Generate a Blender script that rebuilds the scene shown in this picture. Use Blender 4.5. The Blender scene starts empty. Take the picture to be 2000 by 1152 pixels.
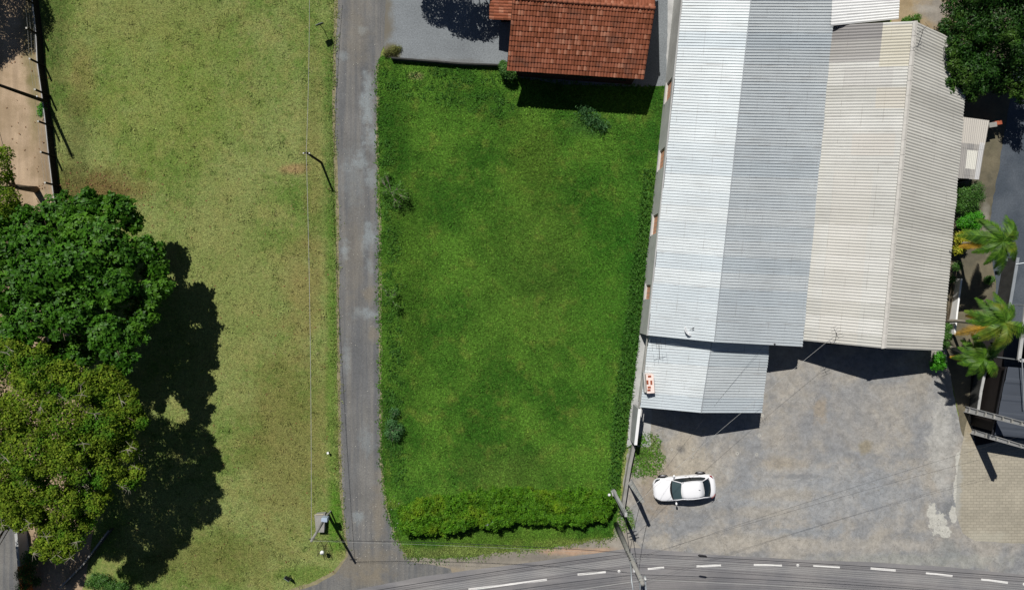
import bpy, bmesh, math, random
import numpy as np
from mathutils import Vector, Matrix
random.seed(7); RNG = np.random.default_rng(11)
C = bpy.context.scene.collection
SC = bpy.context.scene
PI = math.pi
# ------------------------------------------------------------------ camera, sky, sun
CAM_H = 50.0; F = 1350.0
def P(px, py, h=0.0):
    """photo pixel + real height above ground -> world point"""
    s = (CAM_H - h) / F
    return Vector(((px - 1000) * s, (576 - py) * s, h))
def PX(px): return (px - 1000) * CAM_H / F
def PY(py): return (576 - py) * CAM_H / F
cd = bpy.data.cameras.new('camera'); cam = bpy.data.objects.new('camera', cd); C.objects.link(cam)
cam.location = (0, 0, CAM_H); cd.sensor_width = 36; cd.lens = 36 * F / 2000; cd.clip_end = 2000
SC.camera = cam
SUN = Vector((-0.40, 0.915, 1.0 / 0.70)).normalized()
elev = math.asin(SUN.z); azim = math.atan2(SUN.x, SUN.y)
w = bpy.data.worlds.new('World'); SC.world = w; w.use_nodes = True
wn = w.node_tree.nodes; bg = wn['Background']; sky = wn.new('ShaderNodeTexSky'); sky.sky_type = 'NISHITA'
sky.sun_disc = False; sky.air_density = 0.55; sky.dust_density = 0.3; sky.sun_elevation = elev; sky.sun_rotation = azim
w.node_tree.links.new(sky.outputs[0], bg.inputs[0]); bg.inputs[1].default_value = 0.05
sl = bpy.data.lights.new('sun', 'SUN'); sl.energy = 5.0; sl.angle = math.radians(0.5); sl.color = (1, 0.97, 0.92)
so = bpy.data.objects.new('sun', sl); C.objects.link(so); so.rotation_euler = SUN.to_track_quat('Z', 'Y').to_euler()
so.location = (-20, 40, 60)
SC.view_settings.view_transform = 'Standard'; SC.view_settings.look = 'None'
SC.view_settings.exposure = -0.15; SC.view_settings.gamma = 1.0

# ------------------------------------------------------------------ materials
def lin(c, k=0.80):
    return tuple((((v/255)/12.92 if v/255 <= 0.04045 else ((v/255+0.055)/1.055)**2.4) * k) for v in c) + (1,)
class NT:
    def __init__(s, name):
        s.m = bpy.data.materials.new(name); s.m.use_nodes = True; s.t = s.m.node_tree
        s.b = s.t.nodes['Principled BSDF']; s.pos = s.t.nodes.new('ShaderNodeNewGeometry').outputs['Position']
        s.geo = s.pos.node
    def n(s, typ, **kw):
        nd = s.t.nodes.new(typ)
        for k, v in kw.items(): setattr(nd, k, v)
        return nd
    def l(s, a, b): s.t.links.new(a, b)
    def inp(s, sock, v):
        if isinstance(v, bpy.types.NodeSocket): s.l(v, sock)
        else: sock.default_value = v
    def noise(s, scale, detail=3, rough=0.5, vec=None, dist=0.0):
        nd = s.n('ShaderNodeTexNoise'); nd.inputs['Scale'].default_value = scale
        nd.inputs['Detail'].default_value = detail; nd.inputs['Roughness'].default_value = rough
        nd.inputs['Distortion'].default_value = dist
        s.l(vec if vec is not None else s.pos, nd.inputs['Vector']); return nd.outputs[0]
    def rng(s, v, a, b, c=0.0, d=1.0, smooth=True):
        nd = s.n('ShaderNodeMapRange'); nd.interpolation_type = 'SMOOTHSTEP' if smooth else 'LINEAR'
        s.inp(nd.inputs[0], v)
        for i, x in enumerate((a, b, c, d)): nd.inputs[i+1].default_value = x
        return nd.outputs[0]
    def mix(s, f, a, b, typ='MIX'):
        nd = s.n('ShaderNodeMix', data_type='RGBA', blend_type=typ)
        s.inp(nd.inputs[0], f); s.inp(nd.inputs[6], a); s.inp(nd.inputs[7], b); return nd.outputs[2]
    def math(s, op, a, b=0.0):
        nd = s.n('ShaderNodeMath', operation=op); s.inp(nd.inputs[0], a); s.inp(nd.inputs[1], b); return nd.outputs[0]
    def vmul(s, v, xyz, vec=None):
        nd = s.n('ShaderNodeVectorMath', operation='MULTIPLY'); s.inp(nd.inputs[0], v); nd.inputs[1].default_value = xyz
        return nd.outputs[0]
    def gray(s, v, lo, hi):   # value multiplier colour
        r = s.rng(v, 0.3, 0.7, lo, hi, False); cb = s.n('ShaderNodeCombineColor')
        for i in range(3): s.l(r, cb.inputs[i])
        return cb.outputs[0]
    def mul(s, col, v, lo, hi, f=1.0): return s.mix(f, col, s.gray(v, lo, hi), 'MULTIPLY')
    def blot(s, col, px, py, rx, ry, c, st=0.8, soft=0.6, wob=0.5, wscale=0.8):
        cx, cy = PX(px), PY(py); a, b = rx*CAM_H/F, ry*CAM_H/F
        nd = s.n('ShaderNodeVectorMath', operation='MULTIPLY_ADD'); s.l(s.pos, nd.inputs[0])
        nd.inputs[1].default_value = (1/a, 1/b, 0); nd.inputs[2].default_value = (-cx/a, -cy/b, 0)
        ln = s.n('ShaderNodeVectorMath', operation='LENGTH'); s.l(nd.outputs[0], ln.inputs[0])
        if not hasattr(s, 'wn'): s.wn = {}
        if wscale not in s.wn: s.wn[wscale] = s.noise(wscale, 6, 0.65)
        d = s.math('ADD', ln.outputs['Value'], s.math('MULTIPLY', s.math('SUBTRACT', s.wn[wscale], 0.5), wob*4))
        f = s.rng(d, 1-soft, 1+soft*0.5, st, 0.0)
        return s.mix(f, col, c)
    def out(s, col, rough=0.9, spec=0.2, metal=0.0, bump=None, bd=0.02, bs=0.6):
        s.inp(s.b.inputs['Base Color'], col); s.inp(s.b.inputs['Roughness'], rough)
        s.b.inputs['Specular IOR Level'].default_value = spec; s.b.inputs['Metallic'].default_value = metal
        if bump is not None:
            bn = s.n('ShaderNodeBump'); bn.inputs['Strength'].default_value = bs; bn.inputs['Distance'].default_value = bd
            s.l(bump, bn.inputs['Height']); s.l(bn.outputs[0], s.b.inputs['Normal'])
        return s.m
def simple(name, c, rough=0.7, spec=0.3, metal=0.0, var=0.15, scale=3.0, k=0.8):
    t = NT(name); col = t.mul(lin(c, k), t.noise(scale, 5, 0.6), 1-var, 1+var)
    col = t.mul(col, t.noise(scale*12, 2), 1-var*0.5, 1+var*0.5)
    return t.out(col, rough, spec, metal)

DRY = lin((142,122,78)); BROWN = lin((112,92,56))
def lawn_nodes(name, blades):
    t = NT(name)
    a = t.rng(t.noise(0.16, 4, 0.6), 0.38, 0.62)
    col = t.mix(a, lin((104,130,60)), lin((138,150,88)))
    col = t.mix(t.rng(t.noise(0.6, 4, 0.6), 0.42, 0.7, 0, 0.75), col, lin((148,148,88)))
    col = t.mix(t.rng(t.noise(1.1, 6, 0.75), 0.52, 0.66, 0, 0.7), col, lin((80,108,44)))
    col = t.mix(t.rng(t.noise(2.3, 6, 0.8), 0.54, 0.68, 0, 0.6), col, lin((160,152,110)))
    for (x, y, rx, ry, c, s) in [(190,370,95,45,BROWN,.85),(160,150,30,80,DRY,.5),(575,330,28,12,lin((160,135,95)),.9),(590,560,45,110,DRY,.45),
             (440,560,110,260,lin((140,146,86)),.55),(330,180,160,170,lin((122,140,62)),.45),
             (560,860,100,200,lin((122,116,66)),.6),(420,1090,160,60,lin((112,112,60)),.6),(300,30,200,60,lin((128,134,72)),.4),
             (610,330,22,300,lin((112,108,60)),.35),
             (645,250,16,300,lin((74,108,42)),.55),(648,700,12,330,lin((88,126,44)),.6),(655,1010,14,80,lin((82,128,34)),.8),(600,1120,70,22,lin((84,120,38)),.6),
             (110,60,28,180,lin((72,90,42)),.6),(150,300,30,140,lin((88,92,52)),.5)]:
        col = t.blot(col, x, y, rx, ry, c, s, 0.7, 0.5, 0.7)
    col = t.mix(t.rng(t.noise(4.0, 5, 0.75), 0.5, 0.72, 0, 0.6), col, lin((150,142,86)))
    g = t.noise(11, 4, 0.75)
    col = t.mul(col, g, 0.55, 1.5); col = t.mul(col, t.noise(4.5, 5, 0.8), 0.72, 1.3)
    if blades:
        r = t.geo.outputs['Random Per Island']; col = t.mul(col, t.rng(r, 0, 1, 0.3, 0.7, False), 0.5, 1.7)
    return t.out(col, 0.95, 0.08, bump=g, bd=0.05, bs=0.8)
def lot_nodes(name, blades):
    t = NT(name)
    a = t.rng(t.noise(0.22, 4, 0.6), 0.38, 0.62)
    col = t.mix(a, lin((54,96,26)), lin((84,124,40)))
    col = t.mix(t.rng(t.noise(0.75, 5, 0.65), 0.5, 0.72, 0, 0.6), col, lin((112,126,52)))
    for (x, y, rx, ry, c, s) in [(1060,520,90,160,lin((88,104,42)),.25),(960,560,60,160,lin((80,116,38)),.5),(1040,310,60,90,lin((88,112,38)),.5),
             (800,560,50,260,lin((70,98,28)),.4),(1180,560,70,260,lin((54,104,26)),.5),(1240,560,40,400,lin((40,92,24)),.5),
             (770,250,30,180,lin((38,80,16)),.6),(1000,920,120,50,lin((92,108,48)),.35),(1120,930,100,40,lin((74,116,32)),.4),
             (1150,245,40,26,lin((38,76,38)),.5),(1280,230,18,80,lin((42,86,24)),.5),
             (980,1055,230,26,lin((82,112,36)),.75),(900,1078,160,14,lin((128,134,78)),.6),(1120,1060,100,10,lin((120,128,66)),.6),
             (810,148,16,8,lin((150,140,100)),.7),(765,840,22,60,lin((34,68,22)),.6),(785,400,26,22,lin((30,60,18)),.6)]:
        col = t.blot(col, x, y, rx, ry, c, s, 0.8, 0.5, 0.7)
    col = t.mix(t.rng(t.noise(3.2, 5, 0.75), 0.52, 0.75, 0, 0.45), col, lin((112,128,62)))
    g = t.noise(9, 4, 0.75)
    col = t.mul(col, g, 0.52, 1.52); col = t.mul(col, t.noise(4.0, 5, 0.8), 0.82, 1.2)
    if blades:
        r = t.geo.outputs['Random Per Island']; col = t.mul(col, t.rng(r, 0, 1, 0.3, 0.7, False), 0.6, 1.9)
    return t.out(col, 0.9, 0.12, bump=g, bd=0.06, bs=0.9)
M = {}
M['lawn'] = lawn_nodes('dry_lawn_grass', False); M['lawn_b'] = lawn_nodes('dry_lawn_blades', True)
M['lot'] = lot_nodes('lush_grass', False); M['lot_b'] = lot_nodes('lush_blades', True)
def track_mat():
    t = NT('dirt_track'); col = t.mix(t.rng(t.noise(0.5, 5, 0.6), 0.35, 0.65), lin((170,148,120)), lin((196,172,144)))
    col = t.mul(col, t.noise(0.9, 3, 0.5, t.vmul(t.pos, (3, 0.25, 1))), 0.86, 1.12)
    col = t.blot(col, 60, 60, 20, 120, lin((118,112,70)), .7, 0.8)
    col = t.blot(col, 68, 180, 14, 90, lin((120,116,70)), .6, 0.8)
    col = t.blot(col, 90, 300, 16, 90, lin((128,112,88)), .6, 0.8)
    g = t.noise(14, 4, 0.8); col = t.mul(col, g, 0.8, 1.15)
    col = t.mix(t.rng(t.noise(5, 3, 0.7), 0.68, 0.74, 0, 0.6), col, lin((96,80,58)))
    return t.out(col, 0.95, 0.1, bump=g, bd=0.02)
M['track'] = track_mat()
def gravel_mat():
    t = NT('grey_gravel'); g = t.noise(10, 6, 0.9); col = t.mul(lin((134,139,142)), g, 0.55, 1.5)
    col = t.mul(col, t.noise(0.4, 3), 0.9, 1.1)
    col = t.blot(col, 765, 100, 22, 20, lin((110,104,68)), .9, 0.5)
    col = t.blot(col, 752, 40, 16, 80, lin((120,112,96)), .8, 0.8)
    col = t.blot(col, 860, 122, 80, 8, lin((110,104,98)), .5, 0.8)
    return t.out(col, 0.9, 0.15, bump=g, bd=0.03)
M['gravel'] = gravel_mat()
def lane_mat():
    t = NT('worn_asphalt'); st = t.noise(1.0, 4, 0.6, t.vmul(t.pos, (2.2, 0.1, 1)))
    col = t.mix(t.rng(st, 0.36, 0.64), lin((108,109,110)), lin((128,126,122)))
    col = t.mul(col, t.noise(0.5, 4, 0.6), 0.88, 1.14)
    blue = lin((150,158,160))
    for (x,y,rx,ry,s) in [(718,200,13,60,.75),(725,270,11,30,.7),(700,320,22,14,.6),(725,350,12,24,.6),(720,460,16,30,.7),(674,490,8,24,.7),(712,612,24,12,.7),
                          (722,520,8,16,.5),(708,60,8,10,.6),(670,110,10,12,.5),(705,300,10,10,.5),(676,700,8,40,.4),(716,860,14,30,.4),(700,1010,10,14,.6),(690,350,24,60,.25)]:
        col = t.blot(col, x, y, rx, ry, blue, s, 0.8, 0.8, 1.6)
    for (x,y,rx,ry,s) in [(700,60,26,80,.35),(722,575,14,18,.5),(730,650,10,20,.5),(690,500,20,120,.3),(740,1000,14,90,.5),(700,1100,80,30,.55),(720,1130,40,20,.6)]:
        col = t.blot(col, x, y, rx, ry, lin((140,130,112)), s, 0.8, 0.6, 1.2)
    cr = t.noise(0.8, 6, 0.65, dist=0.8); col = t.mix(t.rng(t.math('ABSOLUTE', t.math('SUBTRACT', cr, 0.5)), 0.0, 0.006, 0.5, 0.0), col, lin((84,82,82)))
    col = t.mix(t.rng(t.noise(7, 5, 0.8), 0.6, 0.68, 0, .5), col, lin((150,150,146)))
    g = t.noise(12, 5, 0.85); col = t.mul(col, g, 0.7, 1.3)
    return t.out(col, 0.9, 0.2, bump=g, bd=0.01)
M['lane'] = lane_mat()
def dust_mat(name, base, hi, blots=(), gs=16):
    t = NT(name); col = t.mix(t.rng(t.noise(0.35, 5, 0.65), 0.35, 0.65), lin(base), lin(hi))
    for (x,y,rx,ry,c,s) in blots: col = t.blot(col, x, y, rx, ry, lin(c), s, 0.7, 0.6, 0.9)
    g = t.noise(gs, 5, 0.85); col = t.mul(col, g, 0.8, 1.2)
    col = t.mul(col, t.noise(2.2, 5, 0.7), 0.86, 1.14)
    return t.out(col, 0.92, 0.15, bump=g, bd=0.01)
M['shoulder'] = dust_mat('dusty_shoulder', (142,136,126), (164,156,142), [(1130,1076,80,9,(190,158,132),.9),(830,1112,70,8,(168,152,126),.7),(720,1110,50,26,(150,134,112),.6),(980,1090,120,12,(120,114,106),.5),(1250,1060,50,60,(168,162,152),.8)])
def road_mat():
    t = NT('road_asphalt'); col = t.mix(t.rng(t.noise(0.3, 4, 0.6), 0.35, 0.65), lin((130,129,131)), lin((146,143,142)))
    st = t.noise(1, 4, 0.6, t.vmul(t.pos, (0.12, 3.0, 1))); col = t.mul(col, st, 0.84, 1.16)
    g = t.noise(20, 4, 0.85); col = t.mul(col, g, 0.86, 1.14)
    return t.out(col, 0.85, 0.25, bump=g, bd=0.006)
M['road'] = road_mat()
def fore_mat():
    t = NT('patched_forecourt'); col = t.mix(t.rng(t.noise(0.28, 5, 0.65, dist=0.4), 0.36, 0.64), lin((146,147,148)), lin((172,166,156)))
    for (x,y,rx,ry,c,s) in [(1600,960,220,70,(160,164,168),.5),(1560,1040,90,12,(150,155,160),.6),(1330,905,60,60,(178,168,150),.6),(1530,905,50,16,(172,160,140),.6),
          (1285,960,40,60,(160,148,132),.8),(1420,1060,170,20,(180,172,158),.6),(1700,1065,250,14,(176,170,160),.6),(1480,1000,90,12,(172,164,150),.5),
          (1640,820,120,80,(148,148,148),.5),(1800,720,30,60,(160,152,138),.5),(1840,860,30,110,(182,180,174),.85),(1690,875,14,14,(150,138,108),.6),(1330,880,12,10,(78,80,84),.6),
          (1850,1000,14,20,(108,112,116),.5),(1600,800,16,24,(168,150,122),.5),(1520,965,90,14,(176,168,154),.55),(1560,930,60,5,(120,122,124),.5),(1800,1095,220,14,(164,164,156),.7),
          (1850,1075,26,26,(132,136,136),.6)]:
        col = t.blot(col, x, y, rx, ry, lin(c), s, 0.6, 0.7, 1.0)
    col = t.mul(col, t.noise(1.3, 6, 0.7, dist=0.5), 0.80, 1.2)
    col = t.blot(col, 1262, 888, 34, 52, lin((150,142,112)), .8, 0.6, 0.6, 1.6); col = t.blot(col, 1255, 880, 22, 38, lin((96,112,58)), .8, 0.5, 0.8, 1.6)
    for (x,y,rx,ry) in [(1820,1000,10,18),(1832,1022,17,22),(1845,1038,12,12),(1872,905,6,22),(1868,960,6,30),(1862,1005,8,18)]: col = t.blot(col, x, y, rx, ry, lin((204,202,192)), .9, 0.15, 0.5, 2.5)
    col = t.mul(col, t.noise(3.6, 6, 0.8, dist=0.3), 0.78, 1.22)
    sp = t.noise(3.0, 6, 0.8); col = t.mix(t.rng(sp, 0.62, 0.70, 0, .5), col, lin((124,124,126)))
    col = t.mix(t.rng(t.noise(5.5, 6, 0.8), 0.62, 0.70, 0, .5), col, lin((190,186,176)))
    cr = t.noise(0.55, 6, 0.6, dist=0.8); crk = t.math('ABSOLUTE', t.math('SUBTRACT', cr, 0.5))
    col = t.mix(t.rng(crk, 0.0, 0.005, 0.6, 0.0), col, lin((96,96,98)))
    cr2 = t.noise(1.6, 5, 0.6, dist=0.6); crk2 = t.math('ABSOLUTE', t.math('SUBTRACT', cr2, 0.47))
    col = t.mix(t.rng(crk2, 0.0, 0.01, 0.25, 0.0), col, lin((180,176,168)))
    g = t.noise(14, 5, 0.85); col = t.mul(col, g, 0.84, 1.16)
    return t.out(col, 0.9, 0.2, bump=g, bd=0.01)
M['fore'] = fore_mat()
def paver_mat():
    t = NT('concrete_pavers'); br = t.n('ShaderNodeTexBrick'); t.l(t.pos, br.inputs['Vector'])
    br.inputs['Scale'].default_value = 1.0; br.inputs['Brick Width'].default_value = 0.42; br.inputs['Row Height'].default_value = 0.21
    br.inputs['Mortar Size'].default_value = 0.018; br.inputs['Mortar Smooth'].default_value = 0.4
    br.inputs['Color1'].default_value = lin((186,178,160)); br.inputs['Color2'].default_value = lin((168,161,145)); br.inputs['Mortar'].default_value = lin((140,134,120))
    col = t.mix(0.6, lin((176,169,152)), br.outputs[0]); col = t.mul(col, t.noise(0.4, 5, 0.6), 0.88, 1.12)
    for (x,y,rx,ry,c,s) in [(1925,1050,50,14,(184,180,164),.6),(1868,950,10,110,(178,178,172),.7),(1900,820,24,50,(160,146,118),.8),(1980,1075,30,16,(128,128,120),.7)]:
        col = t.blot(col, x, y, rx, ry, lin(c), s, 0.7, 0.6, 1.4)
    g = t.noise(14, 4, 0.8); col = t.mul(col, g, 0.86, 1.14)
    return t.out(col, 0.9, 0.2, bump=br.outputs[1], bd=-0.01)
M['paver'] = paver_mat()
M['drive'] = dust_mat('stained_concrete_drive', (98,94,80), (124,116,96), [(1905,650,30,60,(136,126,98),.6),(1925,440,8,50,(150,146,134),.7),(1940,250,12,60,(120,114,90),.5)])
def slate_mat():
    t = NT('dark_blue_asphalt'); col = t.mix(t.rng(t.noise(0.5,4), 0.35, 0.65), lin((76,84,93)), lin((92,99,107)))
    g = t.noise(9, 5, 0.85); col = t.mul(col, g, 0.72, 1.3)
    return t.out(col, 0.85, 0.25, bump=g, bd=0.03)
M['slate'] = slate_mat()
M['yard'] = dust_mat('bare_yard_earth', (160,140,108), (176,158,128), [(1830,20,40,30,(150,146,140),.8),(1800,18,26,8,(176,170,160),.6)])
M['white_patch'] = simple('pale_limestone_gravel', (192,189,180), 0.95, 0.1, var=0.12, scale=2.0)
M['paint'] = simple('white_road_paint', (226,224,220), 0.8, 0.2, var=0.08, scale=4.0, k=0.95)
M['concrete'] = simple('weathered_concrete', (158,156,150), 0.9, 0.2, var=0.22, scale=1.6)
M['concrete_l'] = simple('pale_concrete', (186,186,184), 0.9, 0.2, var=0.15, scale=1.2)
M['concrete_d'] = simple('dark_mottled_concrete', (70,70,68), 0.9, 0.2, var=0.3, scale=2)
M['plaster'] = simple('white_plaster', (206,206,200), 0.9, 0.2, var=0.12, scale=0.8)
M['cream'] = simple('cream_plaster', (196,186,160), 0.9, 0.2, var=0.12, scale=0.8)
M['white'] = simple('white_painted_coping', (244,244,242), 0.7, 0.3, var=0.04, k=0.95)
M['pole_wood'] = simple('dark_wood_post', (52,46,42), 0.9, 0.1, var=0.3, scale=3)
M['bark'] = simple('grey_bark', (112,100,84), 0.95, 0.1, var=0.35, scale=4)
M['twig'] = simple('pale_twig', (168,160,146), 0.95, 0.1, var=0.2, scale=4)
M['dark'] = simple('dark_metal', (38,38,42), 0.6, 0.3, var=0.2)
M['steel'] = simple('galvanised_steel', (176,182,186), 0.5, 0.5, 0.4, var=0.1)
M['cable'] = simple('black_cable', (46,46,50), 0.7, 0.2, var=0.1)
M['wire'] = simple('pale_aluminium_wire', (184,184,180), 0.6, 0.3, var=0.1)
M['porcelain'] = simple('white_porcelain', (232,232,232), 0.3, 0.5, var=0.03, k=0.9)
M['glassbox'] = simple('pale_blue_box', (178,194,214), 0.5, 0.3, var=0.05)
M['terracotta'] = simple('terracotta', (170,92,66), 0.85, 0.2, var=0.2)
M['orange'] = simple('orange_paint', (226,122,62), 0.7, 0.3, var=0.15, scale=5)
M['brickdark'] = simple('old_brick', (70,50,44), 0.9, 0.1, var=0.3, scale=6)
M['tilegrey'] = simple('pale_green_tile', (150,160,166), 0.5, 0.4, var=0.06)
M['tan'] = simple('tan_panel', (190,160,130), 0.7, 0.3, var=0.08)
M['door'] = simple('dark_door_paint', (60,48,40), 0.6, 0.3)
def hollow_brick():
    t = NT('orange_hollow_brick'); br = t.n('ShaderNodeTexBrick'); uv = t.n('ShaderNodeUVMap'); t.l(uv.outputs[0], br.inputs['Vector'])
    br.inputs['Scale'].default_value = 1; br.inputs['Brick Width'].default_value = 0.29; br.inputs['Row Height'].default_value = 0.3
    br.inputs['Mortar Size'].default_value = 0.02; br.offset = 0.0
    br.inputs['Color1'].default_value = lin((240,176,140),1); br.inputs['Color2'].default_value = lin((228,160,124),1); br.inputs['Mortar'].default_value = lin((172,160,150))
    return t.out(br.outputs[0], 0.9, 0.1)
M['hollow'] = hollow_brick()
def sheet_mat(name, c1, c2, rough, metal, spec=0.4, sheet=1.05, grime=(90,84,80), gk=0.5, patch=None, k=0.85, streak=0.35):
    """corrugated sheet roofing: UV in metres, u along ridge, v down the slope"""
    t = NT(name); uv = t.n('ShaderNodeUVMap').outputs[0]
    sep = t.n('ShaderNodeSeparateXYZ'); t.l(uv, sep.inputs[0]); u, v = sep.outputs[0], sep.outputs[1]
    cell = t.math('FLOOR', t.math('DIVIDE', u, sheet)); wn = t.n('ShaderNodeTexWhiteNoise', noise_dimensions='1D'); t.l(cell, wn.inputs['W'])
    col = t.mix(wn.outputs[0], lin(c1, k), lin(c2, k))
    col = t.mul(col, t.noise(0.35, 5, 0.65), 0.92, 1.06)
    stn = t.noise(1.0, 5, 0.7, t.vmul(uv, (5.0, 0.35, 1)))
    col = t.mix(t.rng(stn, 0.52, 0.8, 0, streak), col, lin(grime, k))
    sp = t.noise(7, 5, 0.8); col = t.mix(t.rng(sp, 0.62, 0.75, 0, gk), col, lin(grime, k))
    fr_ = t.math('FRACT', t.math('DIVIDE', v, 1.32)); ln_ = t.math('MULTIPLY', t.math('LESS_THAN', fr_, 0.03), t.rng(t.noise(1.5, 3, .6), .45, .7, 0.0, 0.4)); col = t.mix(ln_, col, lin(grime, k*.8))
    su = t.math('FRACT', t.math('DIVIDE', u, sheet)); col = t.mix(t.math('MULTIPLY', t.math('LESS_THAN', su, 0.05), t.rng(t.noise(.9, 3, .6), .45, .66, 0, .4)), col, lin(grime, k*.8))
    for pt in (patch or []):
        u0, u1, v0, v1, c, f = pt
        m = t.math('MULTIPLY', t.math('MULTIPLY', t.math('GREATER_THAN', u, u0), t.math('LESS_THAN', u, u1)),
                   t.math('MULTIPLY', t.math('GREATER_THAN', v, v0), t.math('LESS_THAN', v, v1)))
        col = t.mix(t.math('MULTIPLY', m, f), col, lin(c, k))
    return t.out(col, rough, spec, metal)
M['zinc'] = sheet_mat('galvanised_roof_sheet', (202,210,214), (215,220,221), 0.66, 0.30, grime=(140,132,124), gk=0.3, k=0.88, streak=0.5)
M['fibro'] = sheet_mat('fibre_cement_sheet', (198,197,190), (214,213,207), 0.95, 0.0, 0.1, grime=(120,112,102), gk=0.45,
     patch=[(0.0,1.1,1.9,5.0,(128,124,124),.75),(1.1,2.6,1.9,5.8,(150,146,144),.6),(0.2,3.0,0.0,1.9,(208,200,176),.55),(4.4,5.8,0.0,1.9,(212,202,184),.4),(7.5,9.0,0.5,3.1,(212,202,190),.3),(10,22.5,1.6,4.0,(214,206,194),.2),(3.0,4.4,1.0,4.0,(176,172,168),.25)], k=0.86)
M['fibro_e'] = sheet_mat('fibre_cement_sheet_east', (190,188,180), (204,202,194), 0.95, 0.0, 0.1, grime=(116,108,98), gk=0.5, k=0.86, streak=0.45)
M['white_sheet'] = sheet_mat('white_fibre_sheet', (214,216,214), (228,228,226), 0.85, 0.0, 0.2, grime=(130,126,124), gk=0.3, k=0.95)
M['patch_sheet'] = sheet_mat('patched_old_sheet', (150,148,146), (176,172,166), 0.9, 0.0, 0.2, sheet=0.55, grime=(84,80,78), gk=0.7, streak=0.7, k=0.85,
     patch=[(0,2.0,0,1.75,(210,204,194),.75),(0.6,1.45,2.2,3.5,(222,220,210),.95),(1.55,1.9,1.6,4.4,(206,206,206),.8)])
M['dark_sheet'] = sheet_mat('dark_grey_roof_sheet', (66,72,82), (72,78,88), 0.7, 0.0, 0.3, grime=(50,52,58), gk=0.2, k=0.85)
def tile_mat():
    t = NT('clay_roof_tile'); uv = t.n('ShaderNodeUVMap').outputs[0]
    fl = t.n('ShaderNodeVectorMath', operation='FLOOR'); t.l(t.vmul(uv, (1/0.21, 1/0.33, 1)), fl.inputs[0])
    wn = t.n('ShaderNodeTexWhiteNoise', noise_dimensions='2D'); t.l(fl.outputs[0], wn.inputs['Vector'])
    cr = t.n('ShaderNodeValToRGB'); t.l(wn.outputs[0], cr.inputs[0]); e = cr.color_ramp.elements
    e[0].position = 0; e[0].color = lin((134,74,54),.75); e[1].position = 1; e[1].color = lin((186,130,104),.8)
    x = e.new(0.4); x.color = lin((150,90,66),.8); x = e.new(0.85); x.color = lin((162,100,76),.8); e[0].color = lin((128,76,54),.8)
    col = t.mix(t.rng(t.noise(0.8, 5, 0.7), 0.5, 0.72, 0, 0.6), cr.outputs[0], lin((112,84,72),.8))
    col = t.mix(t.rng(t.noise(6, 5, 0.8), 0.55, 0.72, 0, 0.6), col, lin((84,62,54),.8))
    return t.out(col, 0.9, 0.1)
M['tile'] = tile_mat()
def leaf_mat(name, c1, c2, c3=None, rough=0.5, spec=0.3, trans=0.25, var=(0.65,1.4)):
    t = NT(name); r = t.geo.outputs['Random Per Island']
    col = t.mix(r, lin(c1), lin(c2))
    if c3: col = t.mix(t.rng(t.noise(0.55, 3, 0.6), 0.5, 0.68, 0, 0.8), col, lin(c3))
    col = t.mul(col, t.noise(2.5, 3), var[0], var[1])
    t.out(col, rough, spec)
    tr = t.n('ShaderNodeBsdfTranslucent'); t.l(t.mix(1.0, col, (0.9,1.3,0.4,1), 'MULTIPLY'), tr.inputs[0]); mx = t.n('ShaderNodeMixShader'); mx.inputs[0].default_value = trans
    t.l(t.b.outputs[0], mx.inputs[1]); t.l(tr.outputs[0], mx.inputs[2])
    t.l(mx.outputs[0], t.t.nodes['Material Output'].inputs[0]); return t.m
M['leaf_big'] = leaf_mat('broad_glossy_leaf', (42,86,16), (82,132,34), (96,142,40), 0.5, 0.2)
M['leaf_lime'] = leaf_mat('fine_lime_leaf', (82,114,24), (138,156,48), (60,116,28), 0.7, 0.1, 0.25, (0.5,1.5))
M['leaf_dark'] = leaf_mat('dark_evergreen_leaf', (30,62,20), (62,104,36), (84,116,42), 0.5, 0.2)
M['leaf_hedge'] = leaf_mat('hedge_leaf', (58,108,18), (104,152,34), (126,152,34), 0.6, 0.15)
M['leaf_shrub'] = leaf_mat('shrub_leaf', (54,100,34), (98,140,60), None, 0.5, 0.3)
M['leaf_bright'] = leaf_mat('bright_bush_leaf', (54,130,22), (90,168,34), None, 0.5, 0.3)
M['leaf_yellow'] = leaf_mat('yellow_croton_leaf', (150,160,40), (212,204,64), (70,110,30), 0.5, 0.3)
M['leaf_grey'] = leaf_mat('blue_green_weed_leaf', (48,96,48), (104,146,92), None, 0.6, 0.15)
M['leaf_sap'] = leaf_mat('sapling_leaf', (66,116,30), (112,156,60), None, 0.5, 0.3)
M['leaf_creeper'] = leaf_mat('creeper_leaf', (46,88,28), (88,134,54), (70,114,38), 0.6, 0.12)
M['leaf_olive'] = leaf_mat('olive_weed_leaf', (96,104,50), (140,138,84), None, 0.7, 0.1)
M['frond'] = leaf_mat('palm_frond', (52,94,24), (100,138,38), (140,146,50), 0.5, 0.3, 0.3)
M['frond_dry'] = leaf_mat('dry_palm_frond', (176,136,40), (206,160,60), None, 0.6, 0.2, 0.3)
cp = NT('white_car_paint'); cp.out(lin((250,250,252), 0.9), 0.25, 0.5); cp.b.inputs['Coat Weight'].default_value = 0.6; M['car'] = cp.m
cg = NT('tinted_glass'); cg.out(lin((30,40,46), 0.9), 0.08, 0.7); M['glass'] = cg.m
cg2 = NT('windscreen_glass'); cg2.out(lin((84,104,108), 0.6), 0.1, 0.7); M['glass_w'] = cg2.m
M['rubber'] = simple('tyre_rubber', (34,34,36), 0.9, 0.2)
M['rim'] = simple('alloy_rim', (206,206,210), 0.35, 0.5, 0.6, var=0.03)
M['redlight'] = simple('red_tail_light', (150,20,20), 0.3, 0.5)

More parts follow.
